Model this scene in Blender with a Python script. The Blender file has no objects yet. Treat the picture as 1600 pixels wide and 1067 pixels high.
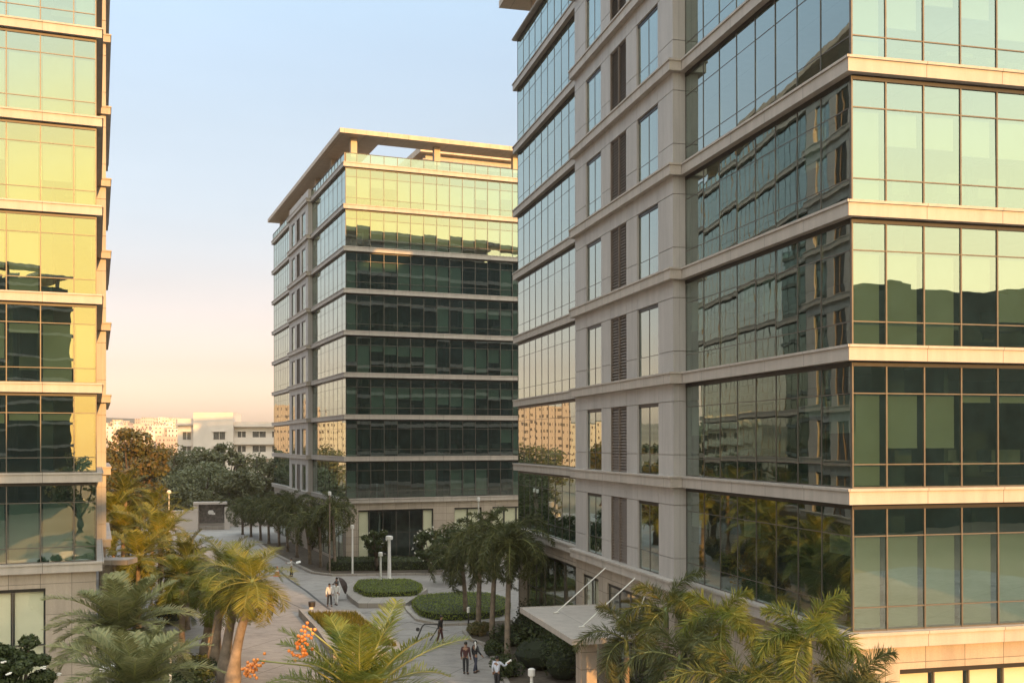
import bpy, bmesh, math, random
from mathutils import Vector, Matrix, noise
R_ = math.radians
sc = bpy.context.scene
COL = sc.collection
rnd = random.Random(11)

# ------------------------------------------------------------------ camera
F, HC, VC = 1653.76, 12.3, 686.7          # focal length (px of a 1600 px frame), camera height, principal row
PITCH, ROLL, HZ = 0.0029, -0.0018, 691.5  # HZ: row of the horizon
cd = bpy.data.cameras.new("camera"); cam = bpy.data.objects.new("camera", cd); COL.objects.link(cam)
cd.sensor_width = 36; cd.lens = 36 * F / 1600; cd.shift_y = (VC - 533.5) / 1600
cd.clip_start = 0.3; cd.clip_end = 9000
cam.matrix_world = Matrix.Translation((0, 0, HC)) @ Matrix.Rotation(math.pi / 2 + PITCH, 4, 'X') @ Matrix.Rotation(ROLL, 4, 'Z')
sc.camera = cam

def gp(px, py):
    "a point of the ground seen at a pixel of the 1600 px photograph"
    Y = HC * F / (py - HZ)
    return Vector(((px - 800) / F * Y, Y, 0))
def pd(px, py, Y):
    "a point seen at a pixel, at distance Y"
    return Vector(((px - 800) / F * Y, Y, HC - (py - HZ) / F * Y))

# ------------------------------------------------------------------ light
SUN_EL, SUN_AZ = R_(13.0), R_(154.0)
S = Vector((math.sin(SUN_AZ) * math.cos(SUN_EL), math.cos(SUN_AZ) * math.cos(SUN_EL), math.sin(SUN_EL)))
ld = bpy.data.lights.new("sun", 'SUN'); ld.energy = 3.1; ld.angle = R_(0.6); ld.color = (1.0, 0.50, 0.15)
sun = bpy.data.objects.new("sun", ld); COL.objects.link(sun)
sun.rotation_euler = S.to_track_quat('Z', 'Y').to_euler(); sun.location = S * 200
w = bpy.data.worlds.new("World"); sc.world = w; w.use_nodes = True
nt = w.node_tree; bg = nt.nodes['Background']
sky = nt.nodes.new('ShaderNodeTexSky'); sky.sky_type = 'NISHITA'; sky.sun_disc = False
sky.sun_elevation = SUN_EL; sky.sun_rotation = SUN_AZ; sky.dust_density = 2.0; sky.air_density = 1.0; sky.altitude = 200
tc = nt.nodes.new('ShaderNodeTexCoord'); sp = nt.nodes.new('ShaderNodeSeparateXYZ')
nt.links.new(tc.outputs['Generated'], sp.inputs[0])
rp = nt.nodes.new('ShaderNodeValToRGB'); nt.links.new(sp.outputs[2], rp.inputs[0])
def stops(r, L_, k):
    e = r.color_ramp.elements
    e[0].position = L_[0][0]; e[0].color = (*[x / k for x in L_[0][1]], 1)
    e[1].position = L_[-1][0]; e[1].color = (*[x / k for x in L_[-1][1]], 1)
    for p_, c_ in L_[1:-1]:
        x = e.new(p_); x.color = (*[q / k for q in c_], 1)
def scaled(col, k):
    m = nt.nodes.new('ShaderNodeVectorMath'); m.operation = 'SCALE'; m.inputs['Scale'].default_value = k
    nt.links.new(col, m.inputs[0]); return m.outputs[0]
# sky tint by height: dusty evening air low, unseen top brightened as ambient fill
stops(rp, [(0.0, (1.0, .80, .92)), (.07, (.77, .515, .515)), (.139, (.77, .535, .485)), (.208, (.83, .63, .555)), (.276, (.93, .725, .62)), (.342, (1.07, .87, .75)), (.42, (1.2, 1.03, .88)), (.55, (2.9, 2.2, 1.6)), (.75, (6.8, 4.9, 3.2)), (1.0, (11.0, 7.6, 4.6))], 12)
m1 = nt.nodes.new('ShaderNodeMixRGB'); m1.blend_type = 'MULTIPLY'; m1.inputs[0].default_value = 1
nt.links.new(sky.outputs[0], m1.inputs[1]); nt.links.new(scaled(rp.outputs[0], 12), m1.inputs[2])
# and, on the sun's side, the yellow glow of the haze it lights
rg = nt.nodes.new('ShaderNodeValToRGB'); nt.links.new(sp.outputs[2], rg.inputs[0])
stops(rg, [(0.0, (1.2, .82, .42)), (.10, (1.32, 1.10, .62)), (.21, (1.18, 1.14, .72)), (.34, (.98, 1.05, .88)), (.5, (.62, .70, .68)), (.75, (.74, .82, .84)), (1.0, (.80, .88, .92))], 1.5)
dt = nt.nodes.new('ShaderNodeVectorMath'); dt.operation = 'DOT_PRODUCT'; dt.inputs[1].default_value = (math.sin(SUN_AZ), math.cos(SUN_AZ), 0)
nt.links.new(tc.outputs['Generated'], dt.inputs[0])
mr = nt.nodes.new('ShaderNodeMapRange'); mr.interpolation_type = 'SMOOTHSTEP'; mr.inputs[1].default_value = 0.45; mr.inputs[2].default_value = 0.86
nt.links.new(dt.outputs['Value'], mr.inputs[0])
mw = nt.nodes.new('ShaderNodeMixRGB'); nt.links.new(mr.outputs[0], mw.inputs[0])
# golden close to the sun's own bearing
mr2 = nt.nodes.new('ShaderNodeMapRange'); mr2.interpolation_type = 'SMOOTHSTEP'; mr2.inputs[1].default_value = 0.92; mr2.inputs[2].default_value = 0.985
nt.links.new(dt.outputs['Value'], mr2.inputs[0])
mg = nt.nodes.new('ShaderNodeMixRGB'); mg.blend_type = 'MULTIPLY'; mg.inputs[2].default_value = (1.28, .96, .46, 1)
nt.links.new(mr2.outputs[0], mg.inputs[0]); nt.links.new(rg.outputs[0], mg.inputs[1])
nt.links.new(m1.outputs[0], mw.inputs[1]); nt.links.new(scaled(mg.outputs[0], 1.65 / .15), mw.inputs[2])
# faint unevenness of the haze
nz = nt.nodes.new('ShaderNodeTexNoise'); nz.inputs['Scale'].default_value = 2.2; nz.inputs['Detail'].default_value = 4
mpn = nt.nodes.new('ShaderNodeMapping'); mpn.inputs['Scale'].default_value = (1, 1, 5); nt.links.new(tc.outputs['Generated'], mpn.inputs[0]); nt.links.new(mpn.outputs[0], nz.inputs[0])
mz = nt.nodes.new('ShaderNodeMapRange'); mz.inputs[1].default_value = .3; mz.inputs[2].default_value = .7; mz.inputs[3].default_value = .965; mz.inputs[4].default_value = 1.035; nt.links.new(nz.outputs[0], mz.inputs[0])
mf = nt.nodes.new('ShaderNodeVectorMath'); mf.operation = 'SCALE'; nt.links.new(mw.outputs[0], mf.inputs[0]); nt.links.new(mz.outputs[0], mf.inputs['Scale'])
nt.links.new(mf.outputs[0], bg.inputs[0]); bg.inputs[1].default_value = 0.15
sc.view_settings.view_transform = 'Standard'; sc.view_settings.look = 'None'
sc.view_settings.exposure = 1.1; sc.view_settings.gamma = 1
sc.cycles.use_denoising = True
sc.cycles.max_bounces = 8; sc.cycles.diffuse_bounces = 3; sc.cycles.glossy_bounces = 4
sc.cycles.transmission_bounces = 4; sc.cycles.transparent_max_bounces = 12
sc.cycles.caustics_reflective = False; sc.cycles.caustics_refractive = False

# ------------------------------------------------------------------ materials
def newmat(name):
    m = bpy.data.materials.new(name); m.use_nodes = True
    nt = m.node_tree; b = nt.nodes['Principled BSDF']
    return m, nt, b
def N(nt, t, **kw):
    n = nt.nodes.new(t)
    for k, v in kw.items():
        if isinstance(k, str) and k.startswith('i'): n.inputs[int(k[1:])].default_value = v
        else: setattr(n, k, v)
    return n
def L(nt, a, b): nt.links.new(a, b)
def mapping(nt, scale=1.0, uv=False):
    t = N(nt, 'ShaderNodeTexCoord'); mp = N(nt, 'ShaderNodeMapping')
    mp.inputs['Scale'].default_value = (scale,) * 3 if not isinstance(scale, tuple) else scale
    L(nt, t.outputs['UV' if uv else 'Object'], mp.inputs[0]); return mp.outputs[0]
def ramp(nt, fac, stops):
    r = N(nt, 'ShaderNodeValToRGB'); L(nt, fac, r.inputs[0]); e = r.color_ramp.elements
    e[0].position, e[0].color = stops[0][0], (*stops[0][1], 1)
    e[1].position, e[1].color = stops[-1][0], (*stops[-1][1], 1)
    for p, c in stops[1:-1]:
        x = e.new(p); x.color = (*c, 1)
    return r.outputs[0]
def mul(nt, a, b, f=1.0):
    m = N(nt, 'ShaderNodeMixRGB', blend_type='MULTIPLY'); m.inputs[0].default_value = f
    L(nt, a, m.inputs[1]); L(nt, b, m.inputs[2]); return m.outputs[0]

def plain(name, col, rough=0.6, metal=0.0, var=0.12, scale=3.0, bump=0.0):
    m, nt, b = newmat(name)
    v = mapping(nt); n = N(nt, 'ShaderNodeTexNoise'); n.inputs['Scale'].default_value = scale; n.inputs['Detail'].default_value = 5
    L(nt, v, n.inputs[0])
    c = ramp(nt, n.outputs[0], [(0.3, tuple(x * (1 - var) for x in col)), (0.7, tuple(min(1, x * (1 + var)) for x in col))])
    L(nt, c, b.inputs['Base Color']); b.inputs['Roughness'].default_value = rough; b.inputs['Metallic'].default_value = metal
    if bump:
        bp = N(nt, 'ShaderNodeBump'); bp.inputs['Strength'].default_value = bump; bp.inputs['Distance'].default_value = 0.03
        n2 = N(nt, 'ShaderNodeTexNoise'); n2.inputs['Scale'].default_value = scale * 9; L(nt, v, n2.inputs[0])
        L(nt, n2.outputs[0], bp.inputs['Height']); L(nt, bp.outputs[0], b.inputs['Normal'])
    return m

def stone(name, col, pw=1.3, ph=50.0, off=0.0, joint=0.009, rough=0.55, var=0.1, streak=0.2):
    "stone cladding in slabs: thin joints from a brick pattern in metres, a tone of its own per slab, faint grain and rain streaks"
    m, nt, b = newmat(name)
    uv = mapping(nt, uv=True)
    br = N(nt, 'ShaderNodeTexBrick'); br.offset = off
    for k, v in (('Scale', 1.0), ('Mortar Size', joint), ('Mortar Smooth', 0.1), ('Brick Width', pw), ('Row Height', ph), ('Bias', 0.0)): br.inputs[k].default_value = v
    br.inputs['Color1'].default_value = (*[x * (1 - var) for x in col], 1); br.inputs['Color2'].default_value = (*[x * (1 + var) for x in col], 1)
    br.inputs['Mortar'].default_value = (*[x * 0.35 for x in col], 1)
    L(nt, uv, br.inputs[0])
    n = N(nt, 'ShaderNodeTexNoise'); n.inputs['Scale'].default_value = 1.7; n.inputs['Detail'].default_value = 8; n.inputs['Roughness'].default_value = 0.7
    L(nt, mapping(nt, (1, 1, 0.12)), n.inputs[0])
    c = mul(nt, br.outputs[0], ramp(nt, n.outputs[0], [(0.28, (1 - streak,) * 3), (0.62, (1.05,) * 3)]))
    g = N(nt, 'ShaderNodeTexNoise'); g.inputs['Scale'].default_value = 38; g.inputs['Detail'].default_value = 3; L(nt, mapping(nt), g.inputs[0])
    c = mul(nt, c, ramp(nt, g.outputs[0], [(0.3, (0.9,) * 3), (0.7, (1.08,) * 3)]))
    L(nt, c, b.inputs['Base Color']); b.inputs['Roughness'].default_value = rough
    return m

def glass(name, tint, see, base=0.45, wave=0.004, body_tint=0.045):
    "solar control glazing: part mirror (stronger at grazing angles), part tinted see-through, slightly wavy"
    m, nt, b = newmat(name); nt.nodes.remove(b)
    out = nt.nodes['Material Output']
    gl = N(nt, 'ShaderNodeBsdfGlossy'); gl.inputs['Color'].default_value = (*tint, 1); gl.inputs['Roughness'].default_value = 0.006
    tr = N(nt, 'ShaderNodeBsdfTransparent'); tr.inputs[0].default_value = (*see, 1)
    lw = N(nt, 'ShaderNodeLayerWeight'); lw.inputs[0].default_value = 0.5
    pw = N(nt, 'ShaderNodeMath', operation='POWER'); pw.inputs[1].default_value = 3.0; L(nt, lw.outputs['Facing'], pw.inputs[0])
    mr = N(nt, 'ShaderNodeMapRange'); mr.inputs[3].default_value = base; mr.inputs[4].default_value = 0.97; L(nt, pw.outputs[0], mr.inputs[0])
    n = N(nt, 'ShaderNodeTexNoise'); n.inputs['Scale'].default_value = 0.9; n.inputs['Detail'].default_value = 1.5; L(nt, mapping(nt), n.inputs[0])
    bp = N(nt, 'ShaderNodeBump'); bp.inputs['Strength'].default_value = 1.0; bp.inputs['Distance'].default_value = wave; L(nt, n.outputs[0], bp.inputs['Height'])
    L(nt, bp.outputs[0], gl.inputs['Normal'])
    mx = N(nt, 'ShaderNodeMixShader'); L(nt, mr.outputs[0], mx.inputs[0]); L(nt, tr.outputs[0], mx.inputs[1]); L(nt, gl.outputs[0], mx.inputs[2])
    df = N(nt, 'ShaderNodeBsdfDiffuse'); df.inputs[0].default_value = (0.035, 0.115, 0.115, 1)  # diffuse teal body tint, in place of teal reflections on shaded panes
    m2 = N(nt, 'ShaderNodeMixShader'); m2.inputs[0].default_value = body_tint; L(nt, mx.outputs[0], m2.inputs[1]); L(nt, df.outputs[0], m2.inputs[2])
    L(nt, m2.outputs[0], out.inputs[0])
    return m

def leafmat(name, stops, trans=0.3, rough=0.5):
    "leaves: a colour per leaf, some light through the blade"
    m, nt, b = newmat(name)
    g = N(nt, 'ShaderNodeNewGeometry'); n = N(nt, 'ShaderNodeTexNoise'); n.inputs['Scale'].default_value = 0.55; n.inputs['Detail'].default_value = 3
    L(nt, mapping(nt), n.inputs[0])
    ad = N(nt, 'ShaderNodeMath', operation='MULTIPLY_ADD'); ad.inputs[1].default_value = 0.55; L(nt, g.outputs['Random Per Island'], ad.inputs[0])
    sb = N(nt, 'ShaderNodeMath', operation='MULTIPLY_ADD'); sb.inputs[1].default_value = 1.0; sb.inputs[2].default_value = -0.28; L(nt, n.outputs[0], sb.inputs[0])
    L(nt, sb.outputs[0], ad.inputs[2])
    c = ramp(nt, ad.outputs[0], stops)
    L(nt, c, b.inputs['Base Color']); b.inputs['Roughness'].default_value = rough; b.inputs['Specular IOR Level'].default_value = 0.35
    t = N(nt, 'ShaderNodeBsdfTranslucent'); L(nt, mul(nt, c, N(nt, 'ShaderNodeRGB').outputs[0], 0), t.inputs[0])
    mx = N(nt, 'ShaderNodeMixShader'); mx.inputs[0].default_value = trans
    L(nt, b.outputs[0], mx.inputs[1]); L(nt, t.outputs[0], mx.inputs[2]); L(nt, mx.outputs[0], nt.nodes['Material Output'].inputs[0])
    return m

SC = (0.45, 0.405, 0.36)
M = {}
M['ledge'] = stone('ledge_stone', SC, pw=2.6, ph=60, joint=0.012, var=0.05)
M['panel'] = stone('panel_stone', (0.45, 0.425, 0.405), pw=40, ph=60, joint=0.004, var=0.04)
M['base'] = stone('base_stone', (0.40, 0.335, 0.27), pw=1.35, ph=0.72, off=0.0, joint=0.012, var=0.09, streak=0.2)
M['paver'] = None
M['glass'] = glass('facade_glass', (0.83, 0.94, 0.885), (0.29, 0.40, 0.36), 0.33, wave=.0015)
M['gglass'] = glass('ground_floor_glass', (0.85, 0.9, 0.85), (0.95, 0.96, 0.90), 0.06)
M['mull'] = plain('mullion_metal', (0.115, 0.10, 0.085), 0.45, 0.3)
M['frame'] = plain('head_shade_strip', (0.03, 0.027, 0.025), 0.4, 0.4)
M['blind'] = plain('blind_fabric', (0.78, 0.75, 0.63), 0.85, var=0.05, scale=1.2)
M['cream'] = plain('cream_blind_fabric', (0.74, 0.72, 0.58), 0.85, var=0.04, scale=1.2)
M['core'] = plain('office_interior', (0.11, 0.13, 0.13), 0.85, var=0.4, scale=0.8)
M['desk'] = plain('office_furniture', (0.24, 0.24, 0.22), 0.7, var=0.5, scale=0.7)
M['roof'] = stone('roof_stone', (0.50, 0.41, 0.32), pw=2.2, ph=60, joint=0.015, var=0.04)
M['soffit'] = plain('roof_soffit', (0.30, 0.26, 0.22), 0.7)
M['metal'] = plain('painted_steel', (0.62, 0.60, 0.55), 0.4, 0.2)
M['white'] = plain('white_paint', (0.78, 0.76, 0.72), 0.5, var=0.06)
M['dark'] = plain('dark_paint', (0.035, 0.033, 0.032), 0.5)
M['bark'] = plain('palm_bark', (0.23, 0.18, 0.135), 0.9, var=0.35, scale=2.5, bump=0.6)
M['tbark'] = plain('tree_bark', (0.10, 0.075, 0.055), 0.9, var=0.4, scale=3, bump=0.8)
M['shaft'] = plain('palm_crownshaft', (0.16, 0.20, 0.07), 0.5, var=0.2)
M['rachis'] = plain('palm_midrib', (0.24, 0.25, 0.08), 0.6, var=0.2)
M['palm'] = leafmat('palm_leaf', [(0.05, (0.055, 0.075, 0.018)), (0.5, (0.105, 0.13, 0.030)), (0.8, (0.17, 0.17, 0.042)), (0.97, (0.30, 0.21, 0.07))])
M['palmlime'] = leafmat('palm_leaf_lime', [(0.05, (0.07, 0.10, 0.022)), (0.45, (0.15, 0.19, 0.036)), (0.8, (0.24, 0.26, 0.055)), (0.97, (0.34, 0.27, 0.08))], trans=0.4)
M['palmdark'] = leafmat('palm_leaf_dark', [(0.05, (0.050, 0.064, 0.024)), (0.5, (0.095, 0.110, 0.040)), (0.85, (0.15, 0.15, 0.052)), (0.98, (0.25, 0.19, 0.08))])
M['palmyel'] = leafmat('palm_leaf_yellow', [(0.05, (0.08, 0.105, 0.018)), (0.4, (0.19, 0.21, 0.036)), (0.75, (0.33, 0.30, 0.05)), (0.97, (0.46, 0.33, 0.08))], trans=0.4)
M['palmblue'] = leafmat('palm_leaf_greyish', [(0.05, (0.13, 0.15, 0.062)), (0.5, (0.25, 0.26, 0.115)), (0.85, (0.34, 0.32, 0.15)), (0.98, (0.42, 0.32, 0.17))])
M['tree'] = leafmat('tree_leaf', [(0.05, (0.075, 0.080, 0.034)), (0.5, (0.14, 0.142, 0.060)), (0.95, (0.21, 0.20, 0.09))])
M['treebrown'] = leafmat('tree_leaf_autumn', [(0.05, (0.080, 0.088, 0.030)), (0.4, (0.125, 0.130, 0.045)), (0.7, (0.18, 0.135, 0.05)), (0.95, (0.23, 0.155, 0.065))])
M['treegrey'] = leafmat('tree_leaf_greyish', [(0.05, (0.10, 0.11, 0.052)), (0.5, (0.17, 0.18, 0.085)), (0.95, (0.24, 0.245, 0.12))])
M['bush'] = leafmat('bush_leaf', [(0.05, (0.030, 0.046, 0.016)), (0.5, (0.060, 0.080, 0.026)), (0.95, (0.11, 0.13, 0.044))])
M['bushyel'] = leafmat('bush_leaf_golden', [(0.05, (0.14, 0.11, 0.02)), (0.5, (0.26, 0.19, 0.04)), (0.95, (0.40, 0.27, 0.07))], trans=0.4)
M['hedge'] = leafmat('hedge_leaf', [(0.05, (0.12, 0.155, 0.018)), (0.5, (0.20, 0.245, 0.028)), (0.95, (0.27, 0.32, 0.05))])
M['lawn'] = leafmat('lawn_blade', [(0.05, (0.07, 0.085, 0.015)), (0.5, (0.13, 0.13, 0.02)), (0.95, (0.20, 0.17, 0.03))])
M['core_leaf'] = plain('dark_core_fill', (0.020, 0.028, 0.012), 0.9)
M['flower'] = plain('white_flower', (0.85, 0.82, 0.74), 0.7)
M['fruit'] = plain('orange_fruit', (0.75, 0.26, 0.06), 0.45, var=0.3)
M['kerb'] = stone('kerb_stone', (0.36, 0.32, 0.28), pw=0.9, ph=20, joint=0.012, var=0.1)
M['soil'] = plain('soil', (0.09, 0.07, 0.05), 0.95, var=0.4, bump=0.5)

# ------------------------------------------------------------------ mesh builder
class MB:
    def __init__(s): s.v = []; s.f = []; s.mi = []; s.m = 0
    def quad(s, *p):
        i = len(s.v); s.v += [tuple(q) for q in p]; s.f.append(tuple(range(i, i + len(p)))); s.mi.append(s.m)
    def box(s, x0, x1, y0, y1, z0, z1):
        i = len(s.v)
        s.v += [(x0, y0, z0), (x1, y0, z0), (x1, y1, z0), (x0, y1, z0), (x0, y0, z1), (x1, y0, z1), (x1, y1, z1), (x0, y1, z1)]
        for f in ((0, 3, 2, 1), (4, 5, 6, 7), (0, 1, 5, 4), (1, 2, 6, 5), (2, 3, 7, 6), (3, 0, 4, 7)):
            s.f.append(tuple(i + k for k in f)); s.mi.append(s.m)
    def loft(s, rings, cap0=True, cap1=True):
        i0 = len(s.v); n = len(rings[0])
        for r in rings: s.v += [tuple(p) for p in r]
        for k in range(len(rings) - 1):
            a = i0 + k * n; b = a + n
            for j in range(n):
                j2 = (j + 1) % n
                s.f.append((a + j, a + j2, b + j2, b + j)); s.mi.append(s.m)
        if cap0: s.f.append(tuple(i0 + j for j in reversed(range(n)))); s.mi.append(s.m)
        if cap1: s.f.append(tuple(i0 + (len(rings) - 1) * n + j for j in range(n))); s.mi.append(s.m)
    def tube(s, pts, rad, n=8):
        pts = [Vector(p) for p in pts]; rings = []
        for k, p in enumerate(pts):
            d = (pts[min(k + 1, len(pts) - 1)] - pts[max(k - 1, 0)]).normalized()
            a = d.cross(Vector((0, 0, 1)))
            if a.length < 1e-3: a = Vector((1, 0, 0))
            a.normalize(); b = d.cross(a).normalized()
            r = rad[k] if isinstance(rad, (list, tuple)) else rad
            rings.append([p + (a * math.cos(t) - b * math.sin(t)) * -r for t in [2 * math.pi * j / n for j in range(n)]])
        s.loft(rings)
    def ellipsoid(s, c, rx, ry, rz, nu=10, nv=6):
        c = Vector(c); rings = []
        for k in range(1, nv):
            t = math.pi * k / nv
            rings.append([c + Vector((rx * math.sin(t) * math.cos(2 * math.pi * j / nu), ry * math.sin(t) * math.sin(2 * math.pi * j / nu), -rz * math.cos(t))) for j in range(nu)])
        s.loft(rings)
    def build(s, name, mat, parent=None, mat2=None, flip=False, smooth=False):
        me = bpy.data.meshes.new(name)
        v, f = s.v, s.f
        if flip:
            v = [(-p[0], p[1], p[2]) for p in v]; f = [tuple(reversed(q)) for q in f]
        me.from_pydata(v, [], f); me.update()
        uv = me.uv_layers.new(name='UVMap')
        for p in me.polygons:
            n = p.normal; ax, ay, az = abs(n.x), abs(n.y), abs(n.z)
            for li in p.loop_indices:
                c = me.vertices[me.loops[li].vertex_index].co
                uv.data[li].uv = (c.x, c.y) if az > ax and az > ay else ((c.y, c.z) if ax > ay else (c.x, c.z))
            if smooth: p.use_smooth = True
        me.materials.append(mat)
        if mat2:
            me.materials.append(mat2)
        if any(s.mi): me.polygons.foreach_set('material_index', s.mi)
        o = bpy.data.objects.new(name, me); COL.objects.link(o)
        if parent: o.parent = parent
        return o

def thing(name, label, cat, loc=(0, 0, 0), rz=0.0, group=None):
    o = bpy.data.objects.new(name, None); COL.objects.link(o); o.empty_display_size = 0.3
    o.location = loc; o.rotation_euler = (0, 0, rz); o['label'] = label; o['category'] = cat
    if group: o['group'] = group
    return o
def tag(o, label, cat, group=None):
    o['label'] = label; o['category'] = cat
    if group: o['group'] = group
    return o
def kind(o, k): o['kind'] = k; return o
def dup(root, loc, rz, label=None, scale=1.0):
    r = root.copy(); COL.objects.link(r); r.location = loc; r.rotation_euler = (0, 0, rz); r.scale = (scale,) * 3
    if label: r['label'] = label
    for ch in list(root.children):
        c = ch.copy(); COL.objects.link(c); c.parent = r
        for g in list(ch.children):
            d = g.copy(); COL.objects.link(d); d.parent = c
    return r

#@@BUILDINGS
# ------------------------------------------------------------------ office blocks
Z0, FH, NB = 6.74, 4.2, 8         # top of the lowest ledge, storey height, topmost ledge
LH = 0.46                         # ledge height
def outline(p, W, D, t1, t2):
    "plan of a ledge set out by p; the stone wing of the x = 0 side steps out between t1 and t2"
    o = -0.52
    return [(-p, -p), (W + p, -p), (W + p, D + p), (-p, D + p), (-p, t2 + p), (o - p, t2 + p), (o - p, t1 - p), (-p, t1 - p)]
def ring(pts, z): return [(x, y, z) for x, y in pts]

def office(label, X, Y, ang, W, D, t1, t2, flip=False, fbay=1.4, ffirst=1.2, blinds=None, ground=None, seed=1, detail=True, glassmat='glass', ztop=None, cap=LH, zc0=43.05):
    zt = ztop or Z0 + FH * NB
    zlev = lambda k: Z0 + FH * k if k < NB else zt
    lh = lambda k: LH if k < NB else cap
    rr = random.Random(seed)
    root = thing('office_block', label, 'building', (X, Y, 0), ang, 'glass and stone office blocks')
    B = lambda mb, name, mat, par=root, **kw: mb.build(name, mat, par, flip=flip, **kw)
    # ledges: one moulded slab edge per storey, lip on top
    for k in range(NB + 1):
        z = zlev(k); mb = MB()
        if k == 0: prof = [(0, z - LH), (0, z - 0.09), (0.06, z - 0.09), (0.06, z)]
        else: prof = [(0, z - lh(k)), (0, z - 0.075), (0.05, z - 0.075), (0.05, z)]
        mb.loft([ring(outline(p, W, D, t1, t2), zz) for p, zz in prof])
        B(mb, 'ledge', M['ledge'])
    # office interior: core walls, partitions and columns behind the glass
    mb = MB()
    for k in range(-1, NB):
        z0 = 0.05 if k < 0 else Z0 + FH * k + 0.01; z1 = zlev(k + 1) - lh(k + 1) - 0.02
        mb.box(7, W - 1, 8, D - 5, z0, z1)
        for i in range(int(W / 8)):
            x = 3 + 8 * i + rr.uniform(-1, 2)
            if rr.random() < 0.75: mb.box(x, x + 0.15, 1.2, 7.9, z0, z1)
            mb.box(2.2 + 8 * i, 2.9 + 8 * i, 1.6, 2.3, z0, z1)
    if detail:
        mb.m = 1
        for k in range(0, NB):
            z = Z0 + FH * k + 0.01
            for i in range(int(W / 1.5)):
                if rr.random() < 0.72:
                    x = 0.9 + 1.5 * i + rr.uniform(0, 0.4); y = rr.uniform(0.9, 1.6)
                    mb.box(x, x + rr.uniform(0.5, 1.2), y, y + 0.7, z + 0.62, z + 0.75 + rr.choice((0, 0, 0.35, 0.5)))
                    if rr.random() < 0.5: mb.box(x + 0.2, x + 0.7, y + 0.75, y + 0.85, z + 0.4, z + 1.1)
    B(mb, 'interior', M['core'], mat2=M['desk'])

    def curtain(axis, c, o, s, z0, z1, trans, gm, blind=None, hw=.023, pr=.035):
        """a strip of glazing: panes between the stations s, mullions and transoms in front, blinds behind.
        axis 'x': runs along x on the plane y = c; 'y': along y on the plane x = c; o = outward sign"""
        P = (lambda t, d, z: (t, c + o * d, z)) if axis == 'x' else (lambda t, d, z: (c + o * d, t, z))
        g = MB(); zs = [z0] + trans + [z1]
        front = (o < 0) == (axis == 'x')
        for i in range(len(s) - 1):
            tl, tt = rr.gauss(0, 0.0022), rr.gauss(0, 0.0022)
            wd = s[i + 1] - s[i]
            for j in range(len(zs) - 1):
                hh = zs[j + 1] - zs[j]
                ta, tb = tl + rr.gauss(0, .0004), tt + rr.gauss(0, .0004)
                d = lambda a, b: (a - .5) * wd * ta + (b - .5) * hh * tb
                q = [P(s[i], d(0, 0), zs[j]), P(s[i + 1], d(1, 0), zs[j]), P(s[i + 1], d(1, 1), zs[j + 1]), P(s[i], d(0, 1), zs[j + 1])]
                g.quad(*(q if front else q[::-1]))
        win = B(g, 'window', gm)
        m = MB()
        def bx(ta, tb, da, db, za, zb):
            a, b = P(ta, da, za), P(tb, db, zb)
            m.box(min(a[0], b[0]), max(a[0], b[0]), min(a[1], b[1]), max(a[1], b[1]), za, zb)
        for i, t in enumerate(s):
            bx(t - hw, t + hw, -0.07, pr, z0, z1)
        for z in trans: bx(s[0] + .03, s[-1] - .03, -0.06, pr - .01, z - hw * .75, z + hw * .75)
        bx(s[0] + .03, s[-1] - .03, -0.06, pr - .014, z0, z0 + 0.04); m.m = 1; bx(s[0], s[-1], -0.10, pr + .012, z1 - min(.15, (z1 - z0) * .05), z1)  # dark head strip, painting in the shadow line below the ledge
        B(m, 'mullion', M['mull'], win, mat2=M['frame'])
        if blind:
            top = trans[-1] - 0.03 if trans else z1 - 0.06
            for i, drop in enumerate(blind):
                if i >= len(s) - 1 or drop is None: continue
                zb = top - drop * (top - (z0 + 0.06))
                bm_ = MB()
                if drop > 0.97: zb = z0 + 0.06
                ins = 0.10
                a, b = P(s[i] + ins, -0.20, zb), P(s[i + 1] - ins, -0.225, top)
                bm_.box(min(a[0], b[0]), max(a[0], b[0]), min(a[1], b[1]), max(a[1], b[1]), zb, top)
                if drop < 0.97:
                    a, b = P(s[i] + ins, -0.19, zb), P(s[i + 1] - ins, -0.235, zb)
                    bm_.box(min(a[0], b[0]), max(a[0], b[0]), min(a[1], b[1]), max(a[1], b[1]), zb - 0.05, zb)
                B(bm_, 'roller_blind', M['blind'], win)
        return win
    def stations(a, b, first, bay):
        s = [a]; t = first
        while t < b - 0.35 * bay: s.append(t); t += bay
        s.append(b); return s
    I = 0.28
    # wing geometry, measured on the nearest block and scaled to this one's wing
    q = (t2 - t1) / 13.9
    wy = lambda t: t1 + (t - 12.3) * q
    ya, yb = t1 + 0.25, t2 - 0.2
    ops = [(wy(14.2), wy(16.7), 'w'), (wy(18.1), wy(20.3), 'l'), (wy(21.7), wy(24.1), 'w')]
    xw = -0.27
    wall = MB(); pan = MB()
    wall.box(xw + 0.09, I + 0.25, ya, ops[0][0], 0, Z0 - LH) if False else None
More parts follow.
